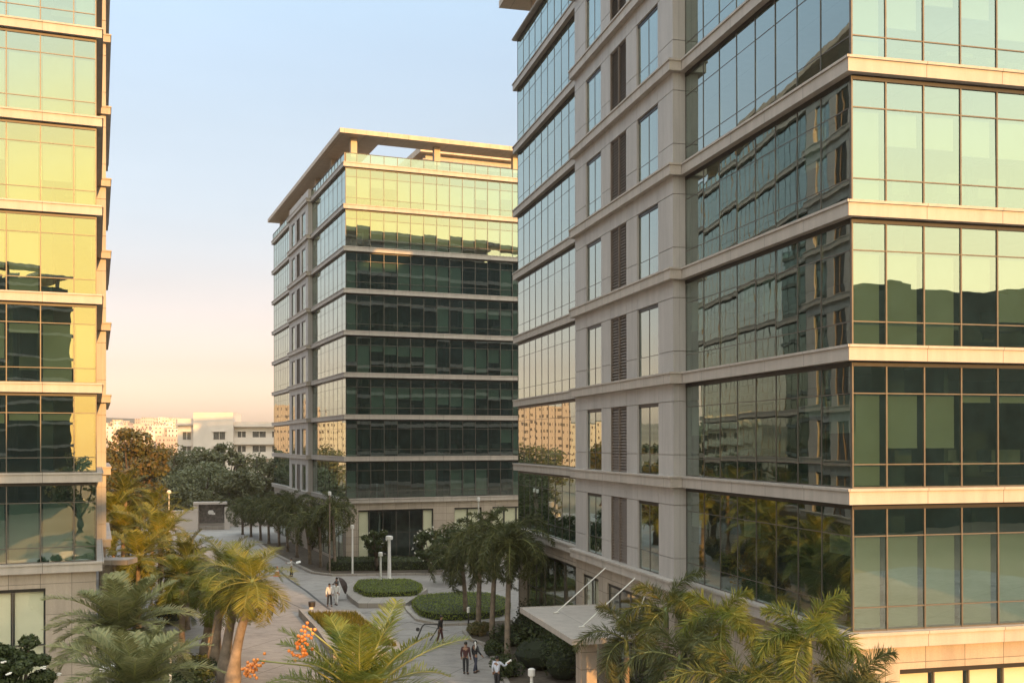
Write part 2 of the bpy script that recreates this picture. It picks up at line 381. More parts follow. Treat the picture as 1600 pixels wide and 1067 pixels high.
    for k in range(NB):
        z0 = Z0 + FH * k; z1 = zlev(k + 1) - lh(k + 1); zh = z1 - 0.72; zs = z0 + 0.86
        gap = 0.014
        xs = [ya] + [v for op in ops for v in op[:2]] + [yb]
        # backing wall with openings, then the cladding slabs hung in front of it
        for i in range(0, len(xs), 2):
            wall.box(xw + 0.05, I + 0.2, xs[i] + (0.05 if i == 0 else 0), xs[i + 1] - (0.05 if i == len(xs) - 2 else 0), z0, zh)
        wall.box(xw + 0.05, I + 0.2, ya + 0.05, yb - 0.05, zh, z1)
        lo = ya
        for i in range(0, len(xs) - 1):
            a, b = xs[i] + gap, xs[i + 1] - gap
            if i == 0: a = ya
            if i == len(xs) - 2: b = yb
            pan.box(xw, xw + 0.045, a, b, zh + gap, z1)
            if i % 2 == 0:
                pan.box(xw, xw + 0.045, a, b, zs + gap, zh - gap); pan.box(xw, xw + 0.045, a, b, z0, zs - gap)
        for (za, zb) in ((z0, zs - gap), (zs + gap, zh - gap), (zh + gap, z1)):      # the returns of the wing
            pan.box(xw + 0.0465, I + 0.2, ya, ya + 0.045, za, zb); pan.box(xw + 0.0465, I + 0.2, yb - 0.045, yb, za, zb)
        for a, b, kd in ops:
            if kd == 'w':
                curtain('y', xw + 0.10, -1, [a + .012, (a + b) / 2, b - .012], z0 + .003, zh - .003, [zs], M[glassmat], None, .018, .015)
            else:
                lv = MB()
                n = 22
                for j in range(n):
                    zz = z0 + (zh - z0) * (j + 0.5) / n; hh = (zh - z0) / n
                    for (c0, c1) in ((a + .04, (a + b) / 2 - .03), ((a + b) / 2 + .03, b - .04)):
                        lv.quad((xw + 0.14, c1, zz + hh * .62), (xw + 0.14, c0, zz + hh * .62), (xw + 0.06, c0, zz - hh * .3), (xw + 0.06, c1, zz - hh * .3))
                lo_ = B(lv, 'louvre', M['louvre'])
                bk = MB(); bk.box(xw + 0.17, xw + 0.2, a + .002, b - .002, z0, zh)
                bk.box(xw + .02, xw + .16, a + .002, a + .035, z0, zh); bk.box(xw + .02, xw + .16, b - .035, b - .002, z0, zh)
                bk.box(xw + .02, xw + .16, (a + b) / 2 - .03, (a + b) / 2 + .03, z0, zh)
                B(bk, 'louvre_frame', M['louvre'], lo_)
    B(wall, 'wing_wall', M['panel']); B(pan, 'cladding', M['panel'])
    # curtain walls
    for k in range(NB):
        z0 = Z0 + FH * k + 0.002; z1 = zlev(k + 1) - lh(k + 1) - 0.004; tr = [z0 + 0.70, z0 + (2.79 if z1 - z0 > 3.2 else 2.2)]
        bl = blinds(k, rr) if blinds else None
        curtain('x', I, -1, stations(I, W - I, ffirst + .2, fbay), z0, z1, tr, M[glassmat], bl)
        sb = [rr.choice((None, None, None, None, .2, .4)) for _ in range(9)] if detail else None
        curtain('y', I, -1, stations(I + .06, ya - .01, 2.0, (ya - 2.0) / 7.2), z0, z1, tr, M[glassmat], sb, .018, .018)
        curtain('y', I, -1, stations(yb + .01, D - I, yb + 1.45, 1.45), z0, z1, tr, M[glassmat], None, .016, .018)
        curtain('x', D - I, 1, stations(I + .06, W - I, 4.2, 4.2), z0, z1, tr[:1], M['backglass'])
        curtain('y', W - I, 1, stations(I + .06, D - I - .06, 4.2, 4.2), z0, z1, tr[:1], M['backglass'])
    # glass parapet above the top ledge, roof ring on posts, plant room with a roof of its own
    zp = zt + (0.95 if cap == LH else 0.0)
    if zp > zt:
        curtain('x', I - .1, -1, stations(I, W - I, ffirst + .2, fbay), zt + .002, zp, [], M[glassmat])
        curtain('y', I - .1, -1, stations(I, t1 + .3, 2.0, 1.45), zt + .002, zp, [], M[glassmat])
        mb = MB(); mb.box(-0.2, 0.25, ya + .06, yb, zt, zp + .1); B(mb, 'parapet', M['panel'])
        curtain('y', I - .1, -1, stations(yb + .1, D - I, yb + 1.45, 1.45), zt + .002, zp, [], M[glassmat])
        curtain('x', D - I + .1, 1, stations(I, W - I, 4.2, 4.2), zt + .002, zp, [], M[glassmat])
    mb = MB(); mb.box(I + .2, W - .6, I + .3, D - .6, zt + .004, zt + .06); B(mb, 'roof', M['soffit'])
    zc1 = zc0 + .45; oo = 0.45 if cap == LH else 0.75; iw = 2.6
    mb = MB()
    A = [(-oo, -oo), (W + oo, -oo), (W + oo, D + oo), (-oo, D + oo)]; C = [(iw + 1.6, iw), (W - iw, iw), (W - iw, D - iw), (iw + 1.6, D - iw)]
    for i in range(4):
        j = (i + 1) % 4
        a0, a1, c0, c1 = A[i], A[j], C[i], C[j]
        mb.quad((*a0, zc1), (*a1, zc1), (*c1, zc1), (*c0, zc1)); mb.quad((*a0, zc0), (*c0, zc0), (*c1, zc0), (*a1, zc0))
        mb.quad((*a0, zc0), (*a1, zc0), (*a1, zc1), (*a0, zc1)); mb.quad((*c0, zc0), (*c0, zc1), (*c1, zc1), (*c1, zc0))
    B(mb, 'roof_canopy', M['roof'])
    def post(x, y):
        mb = MB(); mb.box(x - .32, x + .32, y - .32, y + .32, zt + .062, zc0); B(mb, 'roof_post', M['roof'])
    x = 1.3
    while x < W: post(x, 1.3); post(x, D - 1.3); x += 8.8
    y = 10.0
    while y < D - 5: post(1.2, y); y += 8.8
    mb = MB(); px0, px1, py0, py1 = 9.5, W - 6, 5.0, D - 8
    mb.box(px0 + .8, px1 - .8, py0 + .8, py1 - .8, zt + .062, zt + 3.2); B(mb, 'plant_room', M['panel'])
    mb = MB(); mb.box(px0, px1, py0, py1, zt + 3.2, zt + 3.85); mb.box(px0 + .4, px1 - .4, py0 + .4, py1 - .4, zt + 1.9, zt + 2.6); B(mb, 'plant_room_roof', M['roof'])
    # ground floor
    zg = Z0 - LH; fz = zg - 0.72
    bw = MB(); bw.box(I + .02, W - I, I, I + .35, fz, zg)          # frieze of the front
    bw.box(I, I + .35, I + .352, ya, fz, zg); bw.box(xw + .02, xw + .4, ya, yb, fz, zg); bw.box(I, I + .35, yb, D - I, fz, zg)
    bw.box(I, W - I, D - I - .35, D - I, 0, zg); bw.box(W - I - .35, W - I, I + .4, D - I - .4, 0, zg)
    def segs(axis, c, start, lst):
        t = start
        for kd, wd, n in lst:
            if kd == 's':
                if axis == 'x': bw.box(t, t + wd, c, c + .35, 0, fz)
                else: bw.box(c, c + .35, t, t + wd, 0, fz)
            else:
                st = [t + .01 + (wd - .02) * i / n for i in range(n + 1)]
                zb = 0.35 if kd != 'd' else 0.04
                if kd != 'd':
                    if axis == 'x': bw.box(t, t + wd, c, c + .35, 0, .35)
                    else: bw.box(c, c + .35, t, t + wd, 0, .35)
                win = curtain(axis, c + .12, -1, st, zb + .003, fz - .003, [2.9] if kd != 'd' else [3.2], M['gglass'])
                if kd in 'cb':
                    for i in range(n):
                        bm_ = MB()
                        a, b = st[i] + .09, st[i + 1] - .09
                        for za, zb2 in ((zb + .05, 2.86), (2.94, fz - .05)):
                            if axis == 'x': bm_.box(a, b, c + .26, c + .29, za, zb2)
                            else: bm_.box(c + .26, c + .29, a, b, za, zb2)
                        B(bm_, 'roller_blind', M['cream' if kd == 'c' else 'blind'], win)
            t += wd
    gd = ground or {}
    segs('x', I, I, gd.get('front', [('s', 1.7, 0), ('c', W - 2 * I - 3.4, int((W - 4) / 1.3)), ('s', 1.7, 0)]))
    segs('y', I, I + .352, gd.get('side', [('s', 1.0, 0), ('b', ya - I - 1.352, 6)]))
    segs('y', xw + .02, ya, gd.get('wing', [('s', yb - ya, 0)]))
    segs('y', I, yb, gd.get('far', [('d', (D - I - yb) - 2, 6), ('s', 2, 0)]))
    B(bw, 'ground_floor_wall', M['base'])
    return root

M['backglass'] = plain('shaded_facade_glass', (0.035, 0.05, 0.045), 0.25, var=0.5, scale=0.3)  # dark opaque copy of the facade glass, shade put into its colour
M['louvre'] = plain('louvre_metal', (0.17, 0.135, 0.11), 0.6, 0.1)

def blinds_right(k, rr):
    if k == 0: return [1, 1, 1, 1, 1, 1, 1, .6, 1, 1]
    if k == 1: return [1, .57, .57, .06, .06, .3, .8, 1, .5]
    if k == 2: return [1, 1, 1, .35, .7, 1, .5, 1, 1, .4]
    if k == 3: return [1, .35, .35, .4, .4, 1, .6]
    return [rr.choice((1, 1, .6, .4, .3, None)) for _ in range(14)]
def blinds_left(k, rr):
    if k == 0: return [1] * 30
    return [rr.choice((1, 1, 1, .15, .3, .6, None)) for _ in range(14)] if k != 1 else [1, .1, .1, .15, .5, 1, 1]
def blinds_mid(k, rr):
    if k == 0: return [1, None, None, None, None, None, 1, None, .95, .95, .95, None, None, 1]
    if k == 1: return [1, None, None, None, None, None, None, None, None, None, None, None, .5, 1]
    if k == 2: return [1, None, 1, 1, .4, .45, 1, .6, .65, 1, .35, .35, .35, 1]
    if k == 3: return [.6, 1, .2, .3, .35, .35, 1, None, None, .9, .9, .5, 1, 1]
    if k == 4: return [1, None, None, None, None, None, None, .9, None, 1, .35, .35, 1, 1]
    if k == 5: return [1, .3, .35, .3, 1, 1, 1, 1, 1, None, None, None, 1, 1]
    return [rr.choice((1, 1, .7, .4, .3)) for _ in range(16)]

office('glass and stone block filling the right side of the photo, entrance canopy at its foot', 9.774, 30.693, 0.2393, 40, 40.9, 12.3, 26.2,
       fbay=1.27, ffirst=1.2, blinds=blinds_right, seed=3, ztop=39.15, cap=.13, zc0=41.45,
       ground={'front': [('s', 1.55, 0), ('c', 36.2, 30), ('s', 1.69, 0)], 'side': [('s', 12.55 - .632, 0)],
               'wing': [('s', 2.4, 0), ('d', 6.0, 4), ('s', 1.3, 0), ('b', 2.6, 2), ('s', 1.15, 0)]})
office('distant glass block in the middle, its roof canopy showing whole against the sky', -16.729, 105.288, 0.3785, 44, 45.3, 17.0, 29.8,
       blinds=blinds_mid, seed=5,
       ground={'front': [('s', 1.25, 0), ('c', 1.15, 1), ('d', 5.6, 4), ('c', 1.1, 1), ('s', 2.3, 0), ('c', 3.0, 2), ('s', 1.2, 0), ('c', 26.4, 19), ('s', 1.44, 0)]})
office('glass and stone block cut off by the left edge of the photo, sunlit yellow glass', -19.37, 50.064, 0.375, 40, 60, 12.3, 26.2, flip=True,
       fbay=1.44, ffirst=1.05, blinds=blinds_left, seed=7,
       ground={'front': [('s', 2.2, 0), ('c', 5.6, 4), ('s', 1.5, 0), ('c', 28.4, 20), ('s', 1.74, 0)]})
#@@CITY
# ------------------------------------------------------------------ blocks behind the photographer (two show in the glass, one is added for shade)
def back_block(label, X, Y, ang, W, D, H, seed, roof=True):
    rr = random.Random(seed)
    root = thing('office_building', label, 'building', (X, Y, 0), ang)
    mb = MB(); mb.box(0, W, 0, D, 0, H - 2.4 if roof else H); mb.build('wall', M['darkglass'], root)
    k = 0; z = Z0 if roof else H
    while z < H - 2:
        mb = MB(); mb.box(-.35, W + .35, -.35, D + .35, z - LH, z); mb.build('ledge', M['ledge'], root); z += FH
    if not roof:
        for i in range(7):
            mb = MB(); x = rr.uniform(2, W - 8); mb.box(x, x + rr.uniform(3, 7), D - 8, D - 2, H, H + rr.uniform(.5, 2.2)); mb.build('roof_hut', M['darkglass'], root)
        return root
    for i in range(5):
        mb = MB(); x = 1.2 + i * (W - 2.4) / 4; mb.box(x - .35, x + .35, D - 1.6, D - .9, H - 2.4, H - .5); mb.build('roof_post', M['roof'], root)
    mb = MB(); mb.box(-.8, W + .8, D - 4, D + .8, H - .5, H); mb.box(W - 4, W + .8, -.8, D - 4, H - .5, H); mb.build('roof_canopy', M['roof'], root)
    if W > 20:
        mb = MB(); mb.box(5, W - 7, 6, D - 7, H - 2.4, H - .6); mb.build('plant_room', M['panel'], root)
    return root
M['darkglass'] = plain('far_facade', (0.055, 0.07, 0.062), 0.25, var=0.5, scale=0.25)
back_block('glass block with roof canopy seen only as a dark reflection in the left glass', -9, -135, 0.0, 41.5, 40, 43.5, 1)
back_block('slim glass tower added unseen behind the photographer to shade the left palms', 35, -80, 0.0, 7.5, 8, 43.5, 2)  # unseen blocker, placed to shade the left palms and lower left floors
back_block('low glass block seen only as a dark reflection in the right glass', 92, -78, 0.1, 50, 26, 33, 4, False)

# ------------------------------------------------------------------ ground
def groundmat():
    m, nt, b = newmat('plaza_paving')
    v = mapping(nt)
    n = N(nt, 'ShaderNodeTexNoise'); n.inputs['Scale'].default_value = 0.09; n.inputs['Detail'].default_value = 7; n.inputs['Roughness'].default_value = 0.65; L(nt, v, n.inputs[0])
    c = ramp(nt, n.outputs[0], [(0.3, (0.255, 0.235, 0.22)), (0.5, (0.315, 0.29, 0.27)), (0.7, (0.37, 0.345, 0.32))])
    mp = N(nt, 'ShaderNodeMapping'); mp.inputs['Rotation'].default_value = (0, 0, 0.38); L(nt, v, mp.inputs[0])
    br = N(nt, 'ShaderNodeTexBrick'); br.offset = 0.0
    for k, val in (('Scale', 1.0), ('Mortar Size', 0.035), ('Mortar Smooth', 0.2), ('Brick Width', 4.8), ('Row Height', 4.8), ('Bias', 0.0)): br.inputs[k].default_value = val
    br.inputs['Color1'].default_value = (0.94, 0.94, 0.94, 1); br.inputs['Color2'].default_value = (1.04, 1.03, 1.02, 1); br.inputs['Mortar'].default_value = (0.5, 0.48, 0.46, 1)
    L(nt, mp.outputs[0], br.inputs[0]); c = mul(nt, c, br.outputs[0])
    b2 = N(nt, 'ShaderNodeTexBrick')
    for k, val in (('Scale', 1.0), ('Mortar Size', 0.006), ('Mortar Smooth', 0.1), ('Brick Width', 0.6), ('Row Height', 0.3), ('Bias', 0.0)): b2.inputs[k].default_value = val
    b2.inputs['Color1'].default_value = (0.90, 0.90, 0.90, 1); b2.inputs['Color2'].default_value = (1.08, 1.07, 1.05, 1); b2.inputs['Mortar'].default_value = (0.75, 0.74, 0.72, 1)
    L(nt, mp.outputs[0], b2.inputs[0]); c = mul(nt, c, b2.outputs[0])
    s = N(nt, 'ShaderNodeTexNoise'); s.inputs['Scale'].default_value = 0.7; s.inputs['Detail'].default_value = 9; s.inputs['Roughness'].default_value = 0.75; L(nt, v, s.inputs[0])
    c = mul(nt, c, ramp(nt, s.outputs[0], [(0.30, (0.72, 0.71, 0.70)), (0.48, (1, 1, 1)), (0.7, (1.06, 1.05, 1.04))]))
    L(nt, c, b.inputs['Base Color']); b.inputs['Roughness'].default_value = 0.7
    return m
M['paver'] = groundmat()
M['earth'] = plain('dry_ground', (0.20, 0.16, 0.11), 0.95, var=0.4, scale=0.02)
mb = MB(); mb.quad((-1500, -400, -0.02), (1500, -400, -0.02), (1500, 1700, -0.02), (-1500, 1700, -0.02)); kind(mb.build('ground', M['earth']), 'structure')
mb = MB(); mb.quad((-62, -20, 0), (70, -20, 0), (70, 165, 0), (-62, 165, 0)); kind(mb.build('plaza_paving', M['paver']), 'structure')
# distant rise the city stands on
M['hill'] = plain('hill_scrub', (0.17, 0.14, 0.09), 0.95, var=0.5, scale=0.01)
mb = MB(); n = 40; pr = None
for i in range(n + 1):
    x = -1400 + 2400 * i / n; h = 22 + 14 * noise.noise(Vector((i * .21, 3, 0))) + (10 if x < -200 else 0)
    cur = [(x, 560, -1), (x, 700, h * .45), (x, 900, h), (x, 1300, h * .9), (x, 1500, -2)]
    if pr:
        for j in range(4): mb.quad(pr[j], cur[j], cur[j + 1], pr[j + 1])
    pr = cur
kind(mb.build('hill', M['hill'], smooth=True), 'structure')

# ------------------------------------------------------------------ distant city
def citymat(name, col):
    m, nt, b = newmat(name)
    br = N(nt, 'ShaderNodeTexBrick'); br.offset = 0.0
    for k, val in (('Scale', 1.0), ('Mortar Size', 0.75), ('Mortar Smooth', 0.0), ('Brick Width', 2.3), ('Row Height', 2.5), ('Bias', -0.6)): br.inputs[k].default_value = val
    br.inputs['Color1'].default_value = (0.12, 0.09, 0.08, 1); br.inputs['Color2'].default_value = (*[x * .75 for x in col], 1); br.inputs['Mortar'].default_value = (*col, 1)
    L(nt, mapping(nt, uv=True), br.inputs[0]); L(nt, br.outputs[0], b.inputs['Base Color']); b.inputs['Roughness'].default_value = 0.9
    return m
CM = [citymat('city_wall_cream', (0.60, 0.54, 0.46)), citymat('city_wall_white', (0.72, 0.66, 0.58)), citymat('city_wall_pink', (0.55, 0.43, 0.36)), citymat('city_wall_ochre', (0.50, 0.41, 0.30))]
cl = ['cream', 'white', 'pinkish', 'ochre']
def city_block(x, y, z, wd, dp, h, mi, label, g):
    mb = MB(); mb.box(-wd / 2, wd / 2, 0, dp, -4, h)
    if h > 12: mb.box(-wd / 2 + 1, -wd / 2 + 4, 1, 4, h, h + 2.6)
    o = mb.build('apartment_block', CM[mi]); o.location = (x, y, z); o.rotation_euler = (0, 0, rnd.uniform(-.5, .5))
    tag(o, label, 'building', g)
rc = random.Random(4)
for i in range(78):
    px = 156 + (i % 26) * 4.9 + rc.uniform(-3, 3); row = i // 26; Y = 560 + 130 * row + rc.uniform(-30, 60)
    top = rc.uniform(664, 684) - 7 * row; mi = rc.randrange(4)
    p = pd(px, top, Y); wd = rc.uniform(3.5, 8); h = rc.uniform(4, 8)
    city_block(p.x, Y, p.z - h, wd, 9, h, mi, 'tiny sunlit %s house in the town on the far horizon' % cl[mi], 'town on the horizon')
for i, (x, y, h, mi) in enumerate(((-150, 330, 25, 2), (-182, 350, 20, 0))):
    city_block(x, y, 0, 26, 16, h, mi, 'sunlit %s apartment block reflected in the right block\'s far glass' % cl[mi], 'blocks seen only in reflection')

# white institutional block behind the trees
wb = thing('white_building', 'long white flat-roofed building with dark window rows behind the trees', 'building', pd(302, 691, 250) * Vector((1, 1, 0)) if False else (pd(302, 700, 250).x, 250, 0), 0.12)
M['wwall'] = plain('white_render', (0.62, 0.55, 0.49), 0.85, var=0.08, scale=0.3)
M['wdark'] = plain('dark_window', (0.11, 0.10, 0.09), 0.2, var=0.4)
mb = MB(); mb.box(0, 9.2, 0, 14, 0, 19.6); mb.box(-4.2, 0, 3.0, 14, 0, 18.2); mb.box(9.2, 34, 2.2, 14, 0, 17.2); mb.box(9.2, 34, 1.0, 2.2, 16.2, 17.4)
mb.box(9.2, 34, 1.0, 2.2, 12.0, 13.7); mb.box(9.2, 34, 1.0, 2.2, 8.6, 10.2); mb.box(24, 34, 4, 14, 17.4, 20.0); mb.box(-4.6, 0, 2.4, 3.0, 16.6, 17.0)
mb.build('wall', M['wwall'], wb)
def wwin(x0, x1, z0, z1, y):
    m_ = MB(); m_.box(x0, x1, y - .05, y + .1, z0, z1); a = m_.build('window', M['wdark'], wb)
    m_ = MB(); n = max(2, int((x1 - x0) / 1.2))
    for i in range(n + 1):
        x = x0 + (x1 - x0) * i / n; m_.box(x - .06, x + .06, y - .12, y - .05, z0, z1)
    m_.box(x0 - .15, x1 + .15, y - .5, y - .05, z1, z1 + .18)
    m_.build('frame', M['wwall'], a)
for z in (14.2, 10.8, 7.4, 4.0):
    wwin(4.6, 7.4, z - 1.0, z + .8, 0)
    wwin(-3.0, -1.0, z - 1.0, z + .8, 3.0)
    for x in (9.9, 13.4, 18.0, 22.5, 27): wwin(x, x + (2.0 if x < 10 else 3.2), z - .9, z + .9, 2.2)
#@@PLANTS
# ------------------------------------------------------------------ palms
def frond(mb, c, az, el, ln, droop, nl, lw, ll, style, rr, seg=9):
    c = Vector(c); pts = [c.copy()]; d_el = el
    side = Vector((-math.sin(az), math.cos(az), 0))
    st = ln / seg; dirs = []
    tw = rr.uniform(-.25, .25)
    for k in range(seg):
        d = Vector((math.cos(az) * math.cos(d_el), math.sin(az) * math.cos(d_el), math.sin(d_el)))
        dirs.append(d); pts.append(pts[-1] + d * st)
        d_el -= droop * (0.4 + 1.4 * k / seg) / seg
        az += tw / seg
    dirs.append(dirs[-1])
    mb.m = 1
    n = 4; rings = []
    for k, p in enumerate(pts):
        d = dirs[k]; s_ = d.cross(Vector((0, 0, 1)));
        if s_.length < .05: s_ = side.copy()
        s_.normalize(); u = s_.cross(d); r = 0.030 * ln / 2.5 * (1 - .85 * k / seg)
        rings.append([p + s_ * r, p + u * r, p - s_ * r, p - u * r])
    mb.loft(rings)
    mb.m = 0
    for i in range(nl):
        t = 0.13 + 0.87 * (i + rr.random() * .6) / nl
        f = t * seg; k = min(int(f), seg - 1); p = pts[k].lerp(pts[k + 1], f - k); d = dirs[k].lerp(dirs[k + 1], f - k).normalized()
        s_ = d.cross(Vector((0, 0, 1)))
        if s_.length < .05: s_ = side.copy()
        s_.normalize(); u = s_.cross(d).normalized()
        env = math.sin(math.pi * min(1, .16 + .80 * t)) ** .6
        for sg in (-1, 1):
            if style == 'fox':
                roll = rr.uniform(-1.1, 1.1); fw = rr.uniform(.35, .75)
            else:
                roll = rr.uniform(.05, .55); fw = rr.uniform(.45, .8)
            q = (s_ * sg * math.cos(roll) + u * math.sin(roll)) * math.cos(fw) + d * math.sin(fw); q.normalize()
            l_ = ll * env * rr.uniform(.8, 1.12); w_ = lw * rr.uniform(.75, 1.15)
            wv = q.cross(u if style != 'fox' else Vector((rr.uniform(-1, 1), rr.uniform(-1, 1), rr.uniform(-1, 1))))
            if wv.length < .05: continue
            wv.normalize(); wv *= w_
            g = Vector((0, 0, -1)) * l_ * (.10 if style != 'fox' else .16) * rr.uniform(.4, 1.7)
            p1 = p + q * l_ * .55 + g * .3; p2 = p + q * l_ + g
            i0 = len(mb.v)
            mb.v += [tuple(p - wv * .5), tuple(p + wv * .5), tuple(p1 + wv), tuple(p1 - wv), tuple(p2)]
            mb.f += [(i0, i0 + 1, i0 + 2, i0 + 3), (i0 + 3, i0 + 2, i0 + 4)]; mb.mi += [0, 0]

def palm(label, base, h, nf=14, ln=2.6, mat='palm', style='feather', nl=34, lw=.022, ll=.55, elmin=-.35, droop=1.5, tr=(.2, .14), bulge=0.0, lean=(0, 0), seed=0, group='palms', fruit=0, shaft=True, azs=None):
    rr = random.Random(seed)
    root = thing('palm_tree', label, 'palm', base, 0, group)
    n = 9; pts = []; rad = []
    for k in range(n + 1):
        t = k / n; pts.append((lean[0] * t * t, lean[1] * t * t, -0.05 + (h + .05) * t))
        rad.append(tr[0] + (tr[1] - tr[0]) * t + bulge * math.exp(-((t - .18) / .16) ** 2) + (.06 if k == 0 else 0))
    mb = MB(); mb.tube(pts, rad, 10); mb.build('trunk', M['bark'], root, smooth=True)
    top = Vector(pts[-1])
    if shaft:
        mb = MB(); mb.tube([top - Vector((0, 0, .02)), top + Vector((0, 0, .35)), top + Vector((0, 0, .75))], [tr[1] * .9, tr[1] * 1.05, tr[1] * .5], 8); mb.build('crownshaft', M['shaft'], root, smooth=True)
        top = top + Vector((0, 0, .6))
    mb = MB()
    for i in range(nf):
        a = 2.39996 * i + rr.uniform(-.25, .25) if azs is None else azs[i % len(azs)] + rr.uniform(-.15, .15)
        u = i / max(1, nf - 1)
        el = 1.35 - (1.35 - elmin) * u ** .8 + rr.uniform(-.12, .12)
        frond(mb, top, a, el, ln * rr.uniform(.85, 1.1) * (.8 if u < .12 else 1), droop * (.55 + .6 * u) * rr.uniform(.8, 1.2), nl, lw, ll, style, rr)
    mb.build('crown', M[mat], root, mat2=M['rachis'])
    for k in range(fruit):
        mb = MB(); a = fruit_az[k % len(fruit_az)]
        e = top + Vector((math.cos(a) * fruit_r[k], math.sin(a) * fruit_r[k], fruit_z[k])); b_ = e + Vector((math.cos(a) * .2, math.sin(a) * .2, -.75 + .45 * k))
        mb.m = 1; mb.tube([top, top.lerp(e, .5) + Vector((0, 0, .35)), e], .022, 5); mb.m = 0
        for j in range(46):
            t = rr.random(); c = e.lerp(b_, t) + Vector((rr.gauss(0, .10), rr.gauss(0, .10), rr.gauss(0, .06)))
            mb.ellipsoid(c, .042, .042, .05, 6, 4)
        mb.build('fruit_cluster', M['fruit'], root, mat2=M['rachis'], smooth=True)
    return root
fruit_az, fruit_r, fruit_z = [3.5, 3.3], [1.3, 2.45], [1.85, 1.05]

def at(px, py, Y): return pd(px, py, Y)
def palm_at(label, px, py, Y, **kw):
    "crown heart at a pixel, at distance Y; trunk down to the ground"
    p = pd(px, py, Y); sh = .6 if kw.get('shaft', True) else 0
    return palm(label, (p.x, p.y, 0), p.z - sh, **kw)

# lower middle, closest to the viewer
palm_at('green palm rising from the bottom edge in the middle, two orange fruit clusters beside it', 562, 1092, 26, nf=26, ln=2.9, mat='palmlime', nl=92, lw=.015, ll=.72, elmin=-.1, droop=1.0, seed=3, fruit=2, group=None)
# lower left, soft greyish fronds in the shade
palm_at('bushy greyish-green palm in front of the left block\'s stone corner, upper of the two', 187, 985, 40, nf=40, ln=3.1, mat='palmblue', nl=90, lw=.022, ll=.7, elmin=-.2, droop=1.3, seed=4, shaft=False, group=None)
palm_at('bushy greyish-green palm at the bottom left edge, lower of the two', 212, 1075, 34, nf=40, ln=2.9, mat='palmblue', nl=90, lw=.021, ll=.66, elmin=-.1, droop=1.25, seed=5, shaft=False, group=None)
# sunlit clump with swollen trunks
for i, (px, py, bx, by, sd) in enumerate(((330, 925, 322, 1029, 6), (352, 888, 334, 1052, 7), (374, 898, 350, 1072, 8), (394, 908, 362, 1092, 9))):
    b = gp(bx, by); t = pd(px, py, b.y)
    lab = ['sunlit palm with a swollen orange trunk, leftmost trunk of the clump', 'sunlit palm with a swollen trunk, second from the left in the clump', 'sunlit palm with a swollen trunk, third from the left in the clump', 'sunlit palm with a lit trunk, rightmost of the clump, fronds over the paving'][i]
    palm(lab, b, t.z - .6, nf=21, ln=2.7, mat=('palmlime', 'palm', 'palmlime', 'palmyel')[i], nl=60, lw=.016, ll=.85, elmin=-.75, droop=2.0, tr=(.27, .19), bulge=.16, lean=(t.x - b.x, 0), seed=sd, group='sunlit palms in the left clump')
# behind them, along the left block
for i, (px, py, Y, sd, ln, mt, lab) in enumerate((
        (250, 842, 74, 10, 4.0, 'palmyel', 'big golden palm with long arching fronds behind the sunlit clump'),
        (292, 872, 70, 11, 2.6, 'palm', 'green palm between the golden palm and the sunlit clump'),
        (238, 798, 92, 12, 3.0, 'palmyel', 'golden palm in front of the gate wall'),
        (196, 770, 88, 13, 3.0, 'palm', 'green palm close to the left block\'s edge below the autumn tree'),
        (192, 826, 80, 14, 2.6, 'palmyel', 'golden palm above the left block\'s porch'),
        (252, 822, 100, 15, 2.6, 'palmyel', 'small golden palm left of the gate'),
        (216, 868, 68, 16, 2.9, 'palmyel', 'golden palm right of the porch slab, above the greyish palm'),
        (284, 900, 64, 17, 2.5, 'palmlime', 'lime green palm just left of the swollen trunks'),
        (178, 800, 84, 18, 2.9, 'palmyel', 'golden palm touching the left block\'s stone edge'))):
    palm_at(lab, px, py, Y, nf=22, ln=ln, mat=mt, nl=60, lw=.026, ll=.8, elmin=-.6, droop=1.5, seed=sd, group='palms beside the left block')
# row along the middle block
row = [(499, 808, 501, 887), (478, 812, 484, 882), (460, 786, 464, 871), (447, 792, 449, 862), (433, 786, 436, 854), (520, 790, 523, 892), (418, 790, 420, 848), (405, 790, 407, 843), (391, 786, 392, 838), (378, 792, 379, 834)]
names = ['second', 'third', 'fourth', 'fifth', 'sixth', 'first', 'seventh', 'eighth', 'ninth', 'tenth']
for i, (px, py, bx, by) in enumerate(row):
    b = gp(bx, by); t = pd(px, py, b.y)
    palm('dark drooping palm, %s from the corner in the row along the middle block' % names[i], b, t.z - .9, nf=22, ln=3.5, mat='palmdark', style='fox', nl=64, lw=.034, ll=.5, elmin=-.4, droop=3.3, tr=(.17, .12), lean=(t.x - b.x, 0), seed=20 + i, group='palm row along the middle block')
# dark drooping group in the middle right
for i, (px, py, bx, by, lab) in enumerate(((752, 838, 747, 987, 'dark foxtail palm with the leftmost bare trunk of the plaza group'), (775, 848, 768, 1007, 'dark foxtail palm with the middle bare trunk of the plaza group'),
        (796, 845, 792, 1030, 'dark foxtail palm with the rightmost trunk of the plaza group, fronds over the entrance'), (722, 868, 727, 965, 'dark foxtail palm at the back left of the plaza group'), (836, 868, 838, 985, 'dark foxtail palm against the right block\'s lobby glass'))):
    b = gp(bx, by); t = pd(px, py, b.y)
    palm(lab, b, t.z - .7, nf=21, ln=3.5, mat='palmdark', style='fox', nl=120, lw=.024, ll=.5, elmin=-.4, droop=3.1, tr=(.19, .13), lean=(t.x - b.x, 0), seed=40 + i, group='foxtail palms on the plaza')
